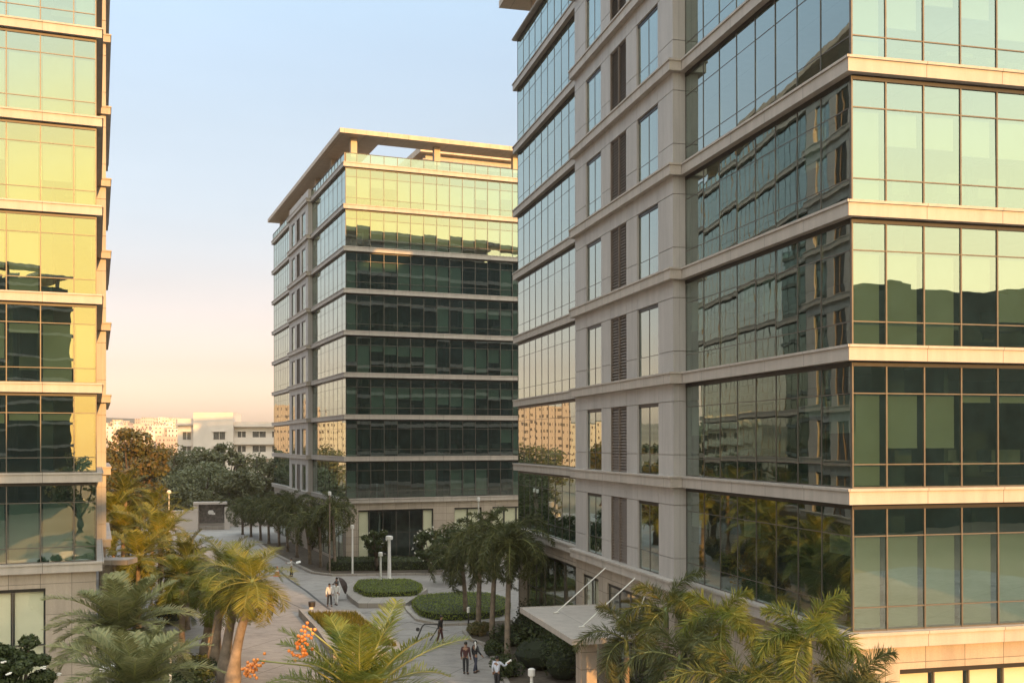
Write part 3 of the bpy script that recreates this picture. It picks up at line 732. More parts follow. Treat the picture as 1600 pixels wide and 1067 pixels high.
# lower right, against the right block
for i, (px, py, Y, sd, mt, ln, lab) in enumerate((
        (1128, 975, 33.5, 60, 'palmlime', 1.8, 'foxtail palm with an upright spear leaf against the right block\'s dark glass'),
        (1262, 1000, 28.0, 61, 'palmlime', 1.75, 'foxtail palm with bright plumes near the right block\'s corner'),
        (1165, 1075, 28.5, 62, 'palm', 2.1, 'foxtail palm with a broad arching plume at the lower right bottom edge'),
        (1040, 955, 40.0, 63, 'palm', 2.3, 'foxtail palm hiding the end of the entrance canopy'),
        (978, 1000, 41.0, 64, 'palmdark', 2.2, 'dark foxtail palm in front of the entrance canopy'),
        (1335, 1085, 26.5, 65, 'palmdark', 1.6, 'dark foxtail palm under the right block\'s lit corner'),
        (1062, 1030, 33.0, 66, 'palmdark', 2.1, 'dark foxtail palm between the canopy and the bright plumes'))):
    palm_at(lab, px, py, Y, nf=10, ln=ln * 1.14, mat=mt, style='fox', nl=150, lw=.013, ll=.58, elmin=-.35, droop=2.7, tr=(.15, .11), seed=sd, group='foxtail palms below the right block')

# ------------------------------------------------------------------ broadleaf trees, bushes, hedges
def leafcloud(mb, c, rx, ry, rz, n, size, rr, flat=.0, shell=.55):
    for _ in range(n):
        while True:
            v = Vector((rr.uniform(-1, 1), rr.uniform(-1, 1), rr.uniform(-1, 1)))
            if v.length <= 1: break
        v = v.normalized() * (v.length ** shell)
        p = Vector((c[0] + v.x * rx, c[1] + v.y * ry, c[2] + v.z * rz))
        nrm = (v + Vector((rr.gauss(0, .6), rr.gauss(0, .6), rr.gauss(.3, .6)))).normalized()
        a = nrm.cross(Vector((rr.uniform(-1, 1), rr.uniform(-1, 1), rr.uniform(-1, 1))))
        if a.length < .05: continue
        a.normalize(); b = nrm.cross(a); s = size * rr.uniform(.6, 1.35)
        i = len(mb.v)
        mb.v += [tuple(p - a * s), tuple(p + b * s * .5), tuple(p + a * s), tuple(p - b * s * .5)]
        mb.f.append((i, i + 1, i + 2, i + 3)); mb.mi.append(0)
def tree(label, base, h, cr, mat, seed, nclump=34, per=120, leaf=.22, trunk_h=.35, squash=.75, group='trees behind the plaza', name='tree', cat='tree', flowers=0):
    rr = random.Random(seed)
    root = thing(name, label, cat, base, 0, group)
    tm = MB(); r0 = .035 * h + .05; th = h * trunk_h
    tm.tube([(0, 0, -.1), (rr.uniform(-.1, .1), 0, th * .5), (rr.uniform(-.2, .2), rr.uniform(-.2, .2), th)], [r0 * 1.3, r0, r0 * .8], 8)
    cl = MB(); cz = th + (h - th) * .5; rz = (h - th) * .5
    for i in range(nclump):
        while True:
            v = Vector((rr.uniform(-1, 1), rr.uniform(-1, 1), rr.uniform(-1, 1)))
            if .25 < v.length <= 1: break
        v = v.normalized() * v.length ** .5
        k = 1 + .22 * noise.noise(v * 1.7 + Vector((seed, 0, 0)))
        c = Vector((v.x * cr * .82 * k, v.y * cr * .82 * k, cz + v.z * rz * .85 * k))
        s = cr * rr.uniform(.20, .36)
        leafcloud(cl, c, s, s, s * squash, per, leaf, rr)
        if i % 4 == 0:
            m_ = Vector((c.x * .4, c.y * .4, th + (c.z - th) * .35)); tm.tube([(0, 0, th * .92), m_, c], [r0 * .6, r0 * .35, r0 * .1], 5)
    tm.build('trunk', M['tbark'], root, smooth=True); cl.build('crown', M[mat], root)
    if flowers:
        fm = MB()
        for _ in range(flowers):
            v = Vector((rr.gauss(0, 1), rr.gauss(0, 1), rr.gauss(.3, 1))).normalized()
            c = Vector((v.x * cr, v.y * cr, cz + v.z * rz)) * rr.uniform(.93, 1.03)
            for q in range(4): fm.ellipsoid(c + Vector((rr.gauss(0, .05), rr.gauss(0, .05), rr.gauss(0, .04))), .06, .06, .03, 5, 3)
        fm.build('blossom', M['flower'], root)
    return root
def tree_px(label, px, ytop, ybot, wpx, Y, mat, seed, **kw):
    p = pd(px, ytop, Y); tree(label, (p.x, Y, 0), p.z, wpx / F * Y / 2, mat, seed, **kw)
tree_px('tall rust-brown and green tree beside the left block\'s edge', 205, 664, 800, 118, 130, 'treebrown', 1, nclump=54, per=150, leaf=.26, trunk_h=.25)
tree_px('rust-brown tree in front of the tall brown tree', 195, 715, 800, 90, 112, 'treebrown', 2, nclump=40, per=120, leaf=.22, trunk_h=.2)
tree_px('dark green tree just below the white building\'s left end', 312, 694, 800, 105, 185, 'tree', 3, nclump=44, leaf=.3, trunk_h=.25)
tree_px('dark green tree in front of the white building\'s windows', 352, 692, 800, 70, 190, 'tree', 4, nclump=36, leaf=.3, trunk_h=.25)
tree_px('wide pale grey-green tree above the gate', 318, 723, 800, 130, 165, 'treegrey', 5, nclump=54, leaf=.26, trunk_h=.25, squash=.6)
tree_px('dark tree touching the middle block\'s lower edge', 408, 708, 800, 88, 175, 'tree', 6, nclump=44, leaf=.28, trunk_h=.25)
tree_px('dark tree to the right of the gate', 372, 735, 800, 80, 160, 'tree', 7, nclump=40, leaf=.26, trunk_h=.2)
tree_px('dark green tree between the brown trees and the gate', 258, 690, 800, 95, 175, 'tree', 8, nclump=46, leaf=.28, trunk_h=.25)
tree_px('low dark tree behind the gate frame', 300, 758, 800, 120, 158, 'tree', 9, nclump=40, leaf=.26, trunk_h=.15)
tree_px('rounded small tree in front of the middle block\'s entrance', 588, 824, 896, 46, 101, 'bush', 10, nclump=22, per=90, leaf=.14, trunk_h=.35, flowers=14, group=None)
tree_px('frangipani with white blossoms left of the plaza palms', 672, 822, 900, 56, 99, 'bush', 11, nclump=24, per=90, leaf=.15, trunk_h=.25, flowers=42, group=None)
tree_px('dark leafy tree between the frangipani and the plaza palms', 706, 818, 900, 70, 92, 'bush', 12, nclump=30, per=90, leaf=.16, trunk_h=.2, flowers=16, group=None)
tree_px('frangipani with large white blossoms in the lower left corner', 26, 978, 1200, 120, 36, 'bush', 13, nclump=64, per=300, leaf=.08, trunk_h=.3, flowers=16, group=None)
# woods beyond the left block, seen in the glass of the right block
for i in range(12):
    tree('bushy tree beyond the left block, seen only in the right block\'s glass', (-66 - 13 * (i % 4) + rnd.uniform(-3, 3), 128 + 26 * (i // 4) + rnd.uniform(-4, 4), 0), rnd.uniform(11, 17), rnd.uniform(4, 6), ('tree', 'treebrown', 'treegrey')[i % 3], 80 + i, nclump=26, per=70, leaf=.35, trunk_h=.2, group='trees beyond the left block')

for i, (x, y) in enumerate(((14, -18), (21, -30), (30, -24), (26, -46), (38, -52), (18, -52))):
    tree('bushy tree behind the photographer, seen only in the left glass', (x, y, 0), 8.5 + i % 3, 4.2, ('tree', 'treegrey')[i % 2], 200 + i, nclump=26, per=70, leaf=.3, trunk_h=.2, group='trees behind the photographer')

def bush(label, px, py, Y, rx, h, mat, seed, n=900, leaf=.09, group=None, flowers=0, name='bush', ry=None):
    p = pd(px, py, Y); rr = random.Random(seed)
    root = thing(name, label, 'bush', (p.x, Y, 0), 0, group); cl = MB()
    for i in range(9):
        a = rr.uniform(0, 6.28); q = rr.uniform(0, .62)
        leafcloud(cl, (math.cos(a) * rx * q, math.sin(a) * (ry or rx) * q, h * rr.uniform(.35, .72)), rx * .45, (ry or rx) * .45, h * .36, n // 9, leaf, rr)
    cl.build('foliage', M[mat], root)
    cm = MB(); cm.ellipsoid((0, 0, h * .34), rx * .55, (ry or rx) * .55, h * .33); cm.build('dark_core', M['core_leaf'], root)  # solid dark core showing in the gaps between the leaves
    if flowers:
        fm = MB()
        for _ in range(flowers):
            a = rr.uniform(0, 6.28); e = rr.uniform(.2, 1.3); c = Vector((math.cos(a) * math.cos(e) * rx, math.sin(a) * math.cos(e) * rx, h * .5 + math.sin(e) * h * .5)); fm.ellipsoid(c, .06, .06, .04, 5, 3)
        fm.build('blossom', M['flower'], root)
    return root
for i, (px, gy, rx, h, mt, lab) in enumerate((
        (840, 1046, 2.3, 2.6, 'bush', 'large dark leafy bush beside the path under the entrance canopy'), (880, 1062, 1.7, 2.4, 'bush', 'dark bush in front of the canopy pillar'),
        (795, 1010, 1.5, 1.7, 'bush', 'dark bush around the middle plaza palm trunk'), (826, 1000, 1.8, 2.6, 'bush', 'tall dark bush beside the lobby glass'),
        (745, 992, 1.0, .9, 'treebrown', 'low brownish bush at the tip of the planting bed'), (770, 1026, .9, 1.0, 'bush', 'low green bush at the path edge of the bed'),
        (790, 1058, 1.1, 1.2, 'bush', 'low green bush behind the man in white'), (866, 1020, 1.4, 2.0, 'bush', 'dark bush under the canopy\'s outer edge'),
        (1010, 1150, 1.8, 2.6, 'bush', 'dark bush at the foot of the foxtail palms by the canopy'), (1110, 1230, 1.9, 3.6, 'bush', 'tall dark bush between the foxtail palms and the right block'),
        (1190, 1280, 1.7, 4.2, 'bush', 'tall dark bush under the dark glass of the right block'), (1265, 1330, 1.4, 4.2, 'bush', 'tall dark bush beside the right block\'s stone corner'))):
    b = gp(px, gy); bush(lab, px, gy, b.y, rx, h, mt, 100 + i, n=1500, leaf=.085, group='bushes of the planting bed')
for i, (px, gy, rx, h, mt, lab) in enumerate((
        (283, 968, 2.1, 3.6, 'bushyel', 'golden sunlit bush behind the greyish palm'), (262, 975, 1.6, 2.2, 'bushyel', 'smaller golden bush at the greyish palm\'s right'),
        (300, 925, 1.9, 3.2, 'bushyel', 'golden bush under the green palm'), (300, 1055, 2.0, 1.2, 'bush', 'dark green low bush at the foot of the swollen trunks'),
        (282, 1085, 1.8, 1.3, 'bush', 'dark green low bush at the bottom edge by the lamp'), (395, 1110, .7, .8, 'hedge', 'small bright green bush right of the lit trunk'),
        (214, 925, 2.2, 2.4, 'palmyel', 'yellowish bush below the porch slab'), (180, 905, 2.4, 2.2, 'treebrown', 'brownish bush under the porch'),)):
    b = gp(px, gy); bush(lab, px, gy, b.y, rx, h, mt, 130 + i, n=1400, leaf=.10, group='bushes left of the drive')

def hedge(label, poly, z0, h, mat='hedge', seed=0, dens=95, leaf=.055, cat='hedge'):
    "a clipped hedge: dense leaves over a dark body of the same plan"
    rr = random.Random(seed); n = len(poly); c = Vector((sum(p[0] for p in poly) / n, sum(p[1] for p in poly) / n, 0))
    root = thing('hedge', label, cat, c, 0)
    P = [Vector((p[0], p[1], 0)) - c for p in poly]
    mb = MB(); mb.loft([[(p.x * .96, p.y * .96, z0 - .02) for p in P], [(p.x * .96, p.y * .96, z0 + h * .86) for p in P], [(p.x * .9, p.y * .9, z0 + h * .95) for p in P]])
    mb.build('dark_core', M['core_leaf'], root)
    cl = MB(); area = 0
    def leaf_(p, nrm):
        nrm = (nrm + Vector((rr.gauss(0, .5), rr.gauss(0, .5), rr.gauss(0, .5)))).normalized()
        a = nrm.cross(Vector((rr.uniform(-1, 1), rr.uniform(-1, 1), rr.uniform(-1, 1))))
        if a.length < .05: return
        a.normalize(); b = nrm.cross(a); s = leaf * rr.uniform(.7, 1.4); p = p + nrm * rr.uniform(-.05, .05); i = len(cl.v)
        cl.v.extend([tuple(p - a * s), tuple(p + b * s * .6), tuple(p + a * s), tuple(p - b * s * .6)]); cl.f.append((i, i + 1, i + 2, i + 3)); cl.mi.append(0)
    for i in range(n):
        a, b = P[i], P[(i + 1) % n]; ln = (b - a).length; nr = Vector((b.y - a.y, a.x - b.x, 0)).normalized()
        for _ in range(int(ln * h * dens)):
            t = rr.random(); z = rr.random(); p = a.lerp(b, t); k = 1 - .05 * max(0, z - .7) / .3
            leaf_(Vector((p.x * k, p.y * k, z0 + z * h)), nr)
    # top: triangles of the fan
    for i in range(n):
        a, b = P[i], P[(i + 1) % n]; ar = abs(a.x * b.y - a.y * b.x) / 2
        for _ in range(int(ar * dens)):
            u, v = rr.random(), rr.random()
            if u + v > 1: u, v = 1 - u, 1 - v
            p = a * u + b * v
            leaf_(Vector((p.x * .98, p.y * .98, z0 + h * (.97 + .05 * noise.noise(p * .8)))), Vector((0, 0, 1)))
    cl.build('foliage', M[mat], root)
    return root
def kerb(name, label, pts, wd, h, cat='kerb', closed=False, lab=True):
    mb = MB(); P = [Vector(p) for p in pts]; n = len(P); rings = []
    for i, p in enumerate(P):
        a = P[i - 1] if (i > 0 or closed) else p; b = P[(i + 1) % n] if (i < n - 1 or closed) else p
        d = (b - a).normalized(); nr = Vector((-d.y, d.x, 0))
        rings.append([(*(p - nr * wd / 2).xy, -.01), (*(p + nr * wd / 2).xy, -.01), (*(p + nr * wd / 2).xy, h), (*(p - nr * wd / 2).xy, h)])
    if closed: rings.append(rings[0])
    mb.loft(rings, not closed, not closed)
    o = mb.build(name, M['kerb'])
    return tag(o, label, cat) if lab else o
def circ(c, rx, ry, n=28, rot=0.0):
    return [(c.x + rx * math.cos(t) * math.cos(rot) - ry * math.sin(t) * math.sin(rot), c.y + rx * math.cos(t) * math.sin(rot) + ry * math.sin(t) * math.cos(rot)) for t in [2 * math.pi * i / n for i in range(n)]]
# clipped hedge islands of the turning circle
def rounded(pl, k=.12, it=1):
    for _ in range(it):
        q = []
        for i in range(len(pl)):
            a, b = Vector(pl[i]), Vector(pl[(i + 1) % len(pl)]); q += [a.lerp(b, k), a.lerp(b, 1 - k)]
        pl = [tuple(v) for v in q]
    return pl
isl = [gp(551, 929).xy, gp(572, 940).xy, gp(652, 938).xy, gp(661, 926).xy, gp(640, 916).xy, gp(560, 917).xy]
hedge('trimmed bright green hedge island with a stone plinth in the plaza', rounded(isl), .35, .40, seed=1, dens=150, leaf=.05)
pl = [gp(541, 932), gp(548, 940), gp(560, 949), gp(634, 949), gp(643, 943), gp(668, 926), gp(645, 912), gp(552, 914)]
mb = MB(); mb.loft([[(p.x, p.y, -.01) for p in pl], [(p.x, p.y, .36) for p in pl]]); tag(mb.build('planter_plinth', M['kerb']), 'low stone plinth under the trimmed hedge island', 'plinth')
isl2 = [gp(641, 948).xy, gp(655, 964).xy, gp(690, 971).xy, gp(790, 966).xy, gp(800, 945).xy, gp(760, 932).xy, gp(690, 934).xy, gp(652, 938).xy]
hedge('long rounded green hedge below the frangipani, curved kerb in front', rounded(isl2, .2, 2), .05, .45, seed=2, dens=130, leaf=.05)
kerb('kerb', 'curved pale kerb in front of the long rounded hedge', [gp(632, 944), gp(638, 955), gp(652, 969), gp(690, 977), (gp(740, 975)), gp(800, 971)], .3, .16)
mfr = [gp(510, 893).xy, gp(690, 891).xy, gp(700, 884).xy, gp(520, 884).xy]
hedge('low hedge strip along the front of the middle block', mfr, .1, .9, 'bush', seed=3, dens=60, leaf=.08)
kerb('kerb', 'kerb of the garden strip around the middle block\'s corner', [gp(405, 850), gp(425, 864), gp(455, 879), gp(488, 895), gp(520, 899), gp(600, 898), gp(690, 897)], .35, .18)
mb = MB(); pp = [gp(405, 850), gp(425, 864), gp(455, 879), gp(488, 895), gp(520, 899), gp(690, 897), gp(700, 876), gp(545, 876), gp(470, 846)]
mb.quad(*[(p.x, p.y, .10) for p in pp]); kind(mb.build('garden_bed', M['soil']), 'structure')
M['drain'] = plain('drain_grating', (0.075, 0.07, 0.068), 0.7, var=0.4, scale=6)
def strip(pts, wd, z=.006):
    mb = MB(); P = [Vector((p.x, p.y, 0)) for p in pts]; pr = None
    for i, q in enumerate(P):
        d = (P[min(i + 1, len(P) - 1)] - P[max(i - 1, 0)]).normalized(); nr = Vector((-d.y, d.x, 0)) * wd / 2
        cur = ((q - nr), (q + nr))
        if pr: mb.quad((*pr[0].xy, z), (*cur[0].xy, z), (*cur[1].xy, z), (*pr[1].xy, z))
        pr = cur
    return kind(mb.build('drain_channel', M['drain']), 'structure')
strip([gp(430, 884), gp(452, 905), gp(478, 922), gp(505, 944), gp(530, 962)], .22)
strip([gp(440, 935), gp(468, 948), gp(498, 955), gp(540, 957), gp(640, 957)], .10)
strip([gp(575, 972), gp(640, 971), gp(700, 985)], .12, .007)
# raised planter at the lower middle
pl = [gp(466, 961), gp(492, 990), gp(520, 1030), gp(640, 1030), gp(560, 964)]
mb = MB(); mb.loft([[(p.x, p.y, -.01) for p in pl], [(p.x, p.y, .5) for p in pl]]); tag(mb.build('raised_planter', M['kerb']), 'raised stone planter with yellowish grass behind the front palm', 'planter')
def lawn(name, pts, z, mat, n, seed, hgt=.12):
    rr = random.Random(seed); mb = MB(); c = sum((Vector(p) for p in pts), Vector()) / len(pts)
    for i in range(len(pts)):
        a, b = Vector(pts[i]) - c, Vector(pts[(i + 1) % len(pts)]) - c
        for _ in range(n // len(pts)):
            u, v = rr.random(), rr.random()
            if u + v > 1: u, v = 1 - u, 1 - v
            p = c + (a * u + b * v) * .95; t = rr.uniform(0, 6.28); d = Vector((math.cos(t), math.sin(t), 0)) * .035
            mb.quad((p.x - d.x, p.y - d.y, z), (p.x + d.x, p.y + d.y, z), (p.x + rr.gauss(0, .06), p.y + rr.gauss(0, .06), z + hgt * rr.uniform(.6, 1.5)))
    return kind(mb.build(name, M[mat]), 'stuff')
lawn('grass', [Vector((p.x, p.y, 0)) for p in (gp(478, 967), gp(500, 990), gp(530, 1022), gp(625, 1024), gp(556, 967))], .5, 'lawn', 7000, 1, .22)
bp = [gp(722, 987), gp(735, 999), gp(755, 1006), gp(800, 1085), gp(900, 1120), gp(960, 1010), gp(870, 975), gp(760, 975)]
mb = MB(); mb.quad(*[(p.x, p.y, .09) for p in bp]); kind(mb.build('planting_bed', M['soil']), 'structure')
kerb('kerb', 'pale kerb along the path beside the dark bushes', [gp(760, 978), gp(724, 986), gp(734, 1000), gp(755, 1007), gp(777, 1040), gp(800, 1085)], .25, .15)
#@@PROPS
# ------------------------------------------------------------------ entrance canopy of the right block
Rx, Ry, Ra = 9.774, 30.693, 0.2393
cn = thing('entrance_canopy', 'flat beige entrance canopy hung on slanting rods from the right block', 'canopy', (Rx, Ry, 0), Ra)
y0, y1, xo, zc = 14.0, 22.6, -4.1, 4.25
mb = MB(); mb.box(xo, -.26, y0, y1, zc - .16, zc); mb.box(xo - .06, xo, y0 - .06, y1 + .06, zc - .22, zc + .03); mb.box(xo, -.26, y0 - .06, y0, zc - .22, zc + .03); mb.box(xo, -.26, y1, y1 + .06, zc - .22, zc + .03)
mb.build('slab', M['ledge'], cn)
for (ya_, xb) in ((20.6, -2.9), (16.6, -2.9), (14.9, -1.2)):
    mb = MB(); mb.tube([(xb, ya_, zc + .03), (-.50, ya_ - .2, 6.35)], .03, 8); mb.tube([(xb - .14, ya_, zc + .03), (xb + .14, ya_, zc + .03)], .05, 6); mb.build('tension_rod', M['metal'], cn)
mb = MB(); mb.box(xo + .5, xo + 1.2, y0 + .5, y0 + 1.2, 0, zc - .162); mb.box(xo + .45, xo + 1.25, y0 + .45, y0 + 1.25, 0, .25); mb.build('pillar', M['base'], cn)
# porch slab at the left block
lp = thing('porch_slab', 'grey porch slab with a dark underside beside the left block\'s corner', 'porch', (0, 0, 0))
a = pd(158, 872, 60); 
mb = MB(); z = a.z; mb.box(a.x - 1, a.x + 1.7, 59.5, 61.0, z - .28, z + .0); mb.box(a.x + .2, a.x + .5, 60, 60.35, 0, z - .28)
mb.build('slab', M['kerb'], lp)
# gate frame and its wall
g0 = gp(332, 826)
gt = thing('entrance_gate', 'pale portal frame with a dark opening at the end of the drive', 'gate', (g0.x, g0.y, 0), .15)
mb = MB(); mb.box(-2.6, -1.9, -.4, .4, 0, 3.6); mb.box(1.7, 2.4, -.4, .4, 0, 3.2); mb.box(-2.6, 2.4, -.42, .42, 3.2, 3.75) if False else None
mb.box(-2.6, 2.0, -.55, .55, 3.602, 3.95); mb.build('frame', M['wwall'], gt)
mb = MB(); mb.box(-1.9, 1.7, .1, .2, .9, 3.6); mb.build('panel', M['wdark'], gt)
mb = MB(); mb.box(-1.9, 1.7, -.3, .3, 0, .5); mb.build('step', M['kerb'], gt)
mb = MB(); mb.ellipsoid((-.25, .05, 2.45), .42, .08, .36, 8, 5); mb.box(-.1, .35, 0, .08, 2.1, 2.4); mb.build('emblem', M['white'], gt)
w0 = gp(290, 826)
mb = MB(); mb.box(-1.9, 2.0, -.3, .3, 0, 2.6); mb.box(-1.9, 2.0, -.38, .38, 2.602, 2.75); o = mb.build('boundary_wall', M['wwall']); o.location = (w0.x, w0.y - .5, 0); tag(o, 'low peach wall just left of the gate frame', 'wall')
mb = MB(); mb.box(-9, 9, -.25, .25, 0, 2.0); o = mb.build('boundary_wall', M['wwall']); o.location = (gp(395, 824).x, gp(395, 824).y + 4, 0); tag(o, 'low wall half hidden by the palm row right of the gate', 'wall')

# ------------------------------------------------------------------ lamps, posts, small things
def post_lamp(label, base, h, r, head, mat='white', name='lamp_post'):
    t = thing(name, label, 'lamp', base)
    mb = MB(); mb.tube([(0, 0, -.02), (0, 0, .3), (0, 0, h)], [r * 1.35, r, r * .8], 10); mb.box(-r * 2, r * 2, -r * 2, r * 2, 0, .06); mb.build('pole', M[mat], t, smooth=False)
    mb = MB()
    if head == 'cap': mb.tube([(0, 0, h), (0, 0, h + .05), (0, 0, h + .32), (0, 0, h + .36)], [r * 1.6, r * 1.9, r * 1.9, r * 1.1], 10)
    elif head == 'globe': mb.ellipsoid((0, 0, h + .22), .24, .24, .24, 14, 9)
    elif head == 'disc': mb.tube([(0, 0, h), (0, 0, h + .10), (0, 0, h + .26), (0, 0, h + .32)], [.08, .26, .27, .10], 14)
    elif head == 'arm':
        mb.tube([(0, 0, h - .05), (.5, 0, h + .25), (1.0, 0, h + .3)], .04, 6); mb.box(.9, 1.5, -.13, .13, h + .26, h + .36)
    mb.build('lamp_head', M['white'] if head != 'arm' else M[mat], t, smooth=head == 'globe')
    return t
b = gp(608, 905); post_lamp('thick white post with a domed head, in front of the middle block\'s entrance', b, 3.6, .17, 'cap')
b = gp(594.5, 918); post_lamp('short thin white post at the corner of the hedge island', b, 2.7, .10, 'cap')
b = gp(550.5, 897); post_lamp('slender pale post in front of the middle block\'s stone corner', b, 4.3, .09, 'cap')
b = gp(515, 896); post_lamp('tall thin street lamp among the palm row, brownish', b, 7.4, .08, 'cap', 'bark')
b = gp(731.5, 989); post_lamp('dark thin lamp post with a pale head at the tip of the planting bed', b, 1.35, .06, 'cap', 'dark')
p = pd(747.5, 783, 92); post_lamp('pale thin pole rising behind the plaza palms', (p.x, p.y, 0), p.z, .07, 'cap', 'metal')
p = pd(266, 1008, 50); post_lamp('garden lamp with a round peach head on a white pole beside the greyish palm', (p.x, p.y, 0), p.z - .1, .06, 'disc')
p = pd(168, 1046, 36.5); post_lamp('garden lamp with a flat pale head on a white pole in the lower greyish palm', (p.x, p.y, 0), p.z - .1, .05, 'disc')
p = pd(264, 768, 112); post_lamp('white globe lamp above the golden palms', (p.x, p.y, 0), p.z - .2, .06, 'globe')
p = gp(830, 1110); post_lamp('pale bollard light in front of the dark bushes at the bottom edge', (p.x, p.y, 0), 1.6, .09, 'cap')
# litter bin
b = gp(487, 952); t = thing('litter_bin', 'small black litter bin on a white foot standing on the open paving', 'bin', b)
mb = MB(); mb.tube([(0, 0, .25), (0, 0, .62), (0, 0, .64)], [.24, .27, .2], 12); mb.build('body', M['dark'], t)
mb = MB(); mb.tube([(-.05, 0, 0), (-.05, 0, .26)], [.17, .14], 10); mb.build('foot', M['white'], t)
# traffic cone
M['cone'] = plain('cone_plastic', (0.75, 0.20, 0.14), 0.5)
b = gp(433, 899); t = thing('traffic_cone', 'reddish traffic cone on the drive beside the man in white', 'cone', b)
mb = MB(); mb.tube([(0, 0, .05), (0, 0, .9)], [.24, .05], 12); mb.build('cone_body', M['cone'], t)
mb = MB(); mb.box(-.32, .32, -.32, .32, 0, .05); mb.build('foot', M['cone'], t)
mb = MB(); mb.tube([(0, 0, .45), (0, 0, .62)], [.155, .118], 12); mb.build('collar', M['white'], t)
# bent metal frame on the paving
b = gp(668, 1002); t = thing('pipe_frame', 'dark bent pipe frame with a small round mirror standing beside the hedge kerb', 'frame', b)
mb = MB(); mb.tube([(-.75, 0, 0), (-.35, 0, .95), (-.2, 0, 1.1), (.9, 0, 1.1)], .045, 8); mb.tube([(.1, .5, 0), (.75, .1, 1.06)], .035, 6); mb.build('rail', M['dark'], t)
mb = MB(); mb.ellipsoid((-.62, -.02, .78), .12, .04, .13, 10, 6); mb.build('mirror', M['dark'], t)
# parked car
def car(label, base, rz, s=1.0):
    t = thing('parked_car', label, 'car', base, rz)
    prof = [(-2.1, .35), (-2.15, .75), (-1.95, .95), (-1.35, 1.0), (-.75, 1.45), (.7, 1.5), (1.35, 1.02), (2.05, .9), (2.15, .6), (2.1, .35)]
    mb = MB(); rings = []
    for y, k in ((-.86, .0), (-.80, .06), (.80, .06), (.86, .0)):
        rings.append([(x * (1 - (.03 if abs(y) > .82 else 0)), y * (1 if z < 1.05 else .86), z) for x, z in prof])
    mb.loft(rings); mb.build('body', M['white'], t)
    for sx in (-1.3, 1.3):
        for sy in (-.8, .8):
            wb_ = thing
            mb = MB(); mb.tube([(sx, sy - .1, .33), (sx, sy + .1, .33)], .33, 14); wo = mb.build('wheel', M['dark'], t)
            mb = MB(); mb.tube([(sx, sy - .11, .33), (sx, sy + .11, .33)], .18, 10); mb.build('rim', M['metal'], wo)
    mb = MB(); mb.quad((-1.30, -.64, 1.06), (-1.30, .64, 1.06), (-.82, .60, 1.40), (-.82, -.60, 1.40))
    for sy in (-1, 1): mb.quad((-1.15, sy * .80, 1.06), (.95, sy * .80, 1.06), (.62, sy * .765, 1.40), (-.74, sy * .765, 1.40))
    mb.build('windscreen', M['wdark'], t)
    for sy in (-.6, .6):
        mb = MB(); mb.ellipsoid((-2.10, sy, .72), .08, .18, .09, 8, 5); mb.build('headlight', M['metal'], t)
p = pd(268, 792, 158); car('white car parked behind the low peach wall', (p.x, p.y, 0), .5)

# ------------------------------------------------------------------ people
SKIN = plain('skin', (0.30, 0.17, 0.11), 0.6, var=0.05)
CL = {'white': plain('cloth_white', (0.80, 0.79, 0.78), 0.85), 'dark': plain('cloth_dark', (0.030, 0.030, 0.034), 0.85), 'navy': plain('cloth_navy', (0.05, 0.055, 0.085), 0.85),
      'maroon': plain('cloth_maroon', (0.075, 0.03, 0.03), 0.85), 'paleblue': plain('cloth_paleblue', (0.60, 0.64, 0.74), 0.85), 'grey': plain('cloth_grey', (0.12, 0.12, 0.13), 0.85)}
HAIR = plain('hair', (0.012, 0.010, 0.009), 0.5)
def skinned(name, verts, edges, rad, mat, parent, root_i=0, sub=1):
    me = bpy.data.meshes.new(name); me.from_pydata([tuple(v) for v in verts], edges, []); me.materials.append(mat)
    o = bpy.data.objects.new(name, me); COL.objects.link(o); o.parent = parent
    m = o.modifiers.new('skin', 'SKIN'); m.use_smooth_shade = True
    for i, r in enumerate(rad):
        sv = me.skin_vertices[0].data[i]; sv.radius = r if isinstance(r, tuple) else (r, r); sv.use_root = (i == root_i)
    s = o.modifiers.new('smooth', 'SUBSURF'); s.levels = sub; s.render_levels = sub
    return o
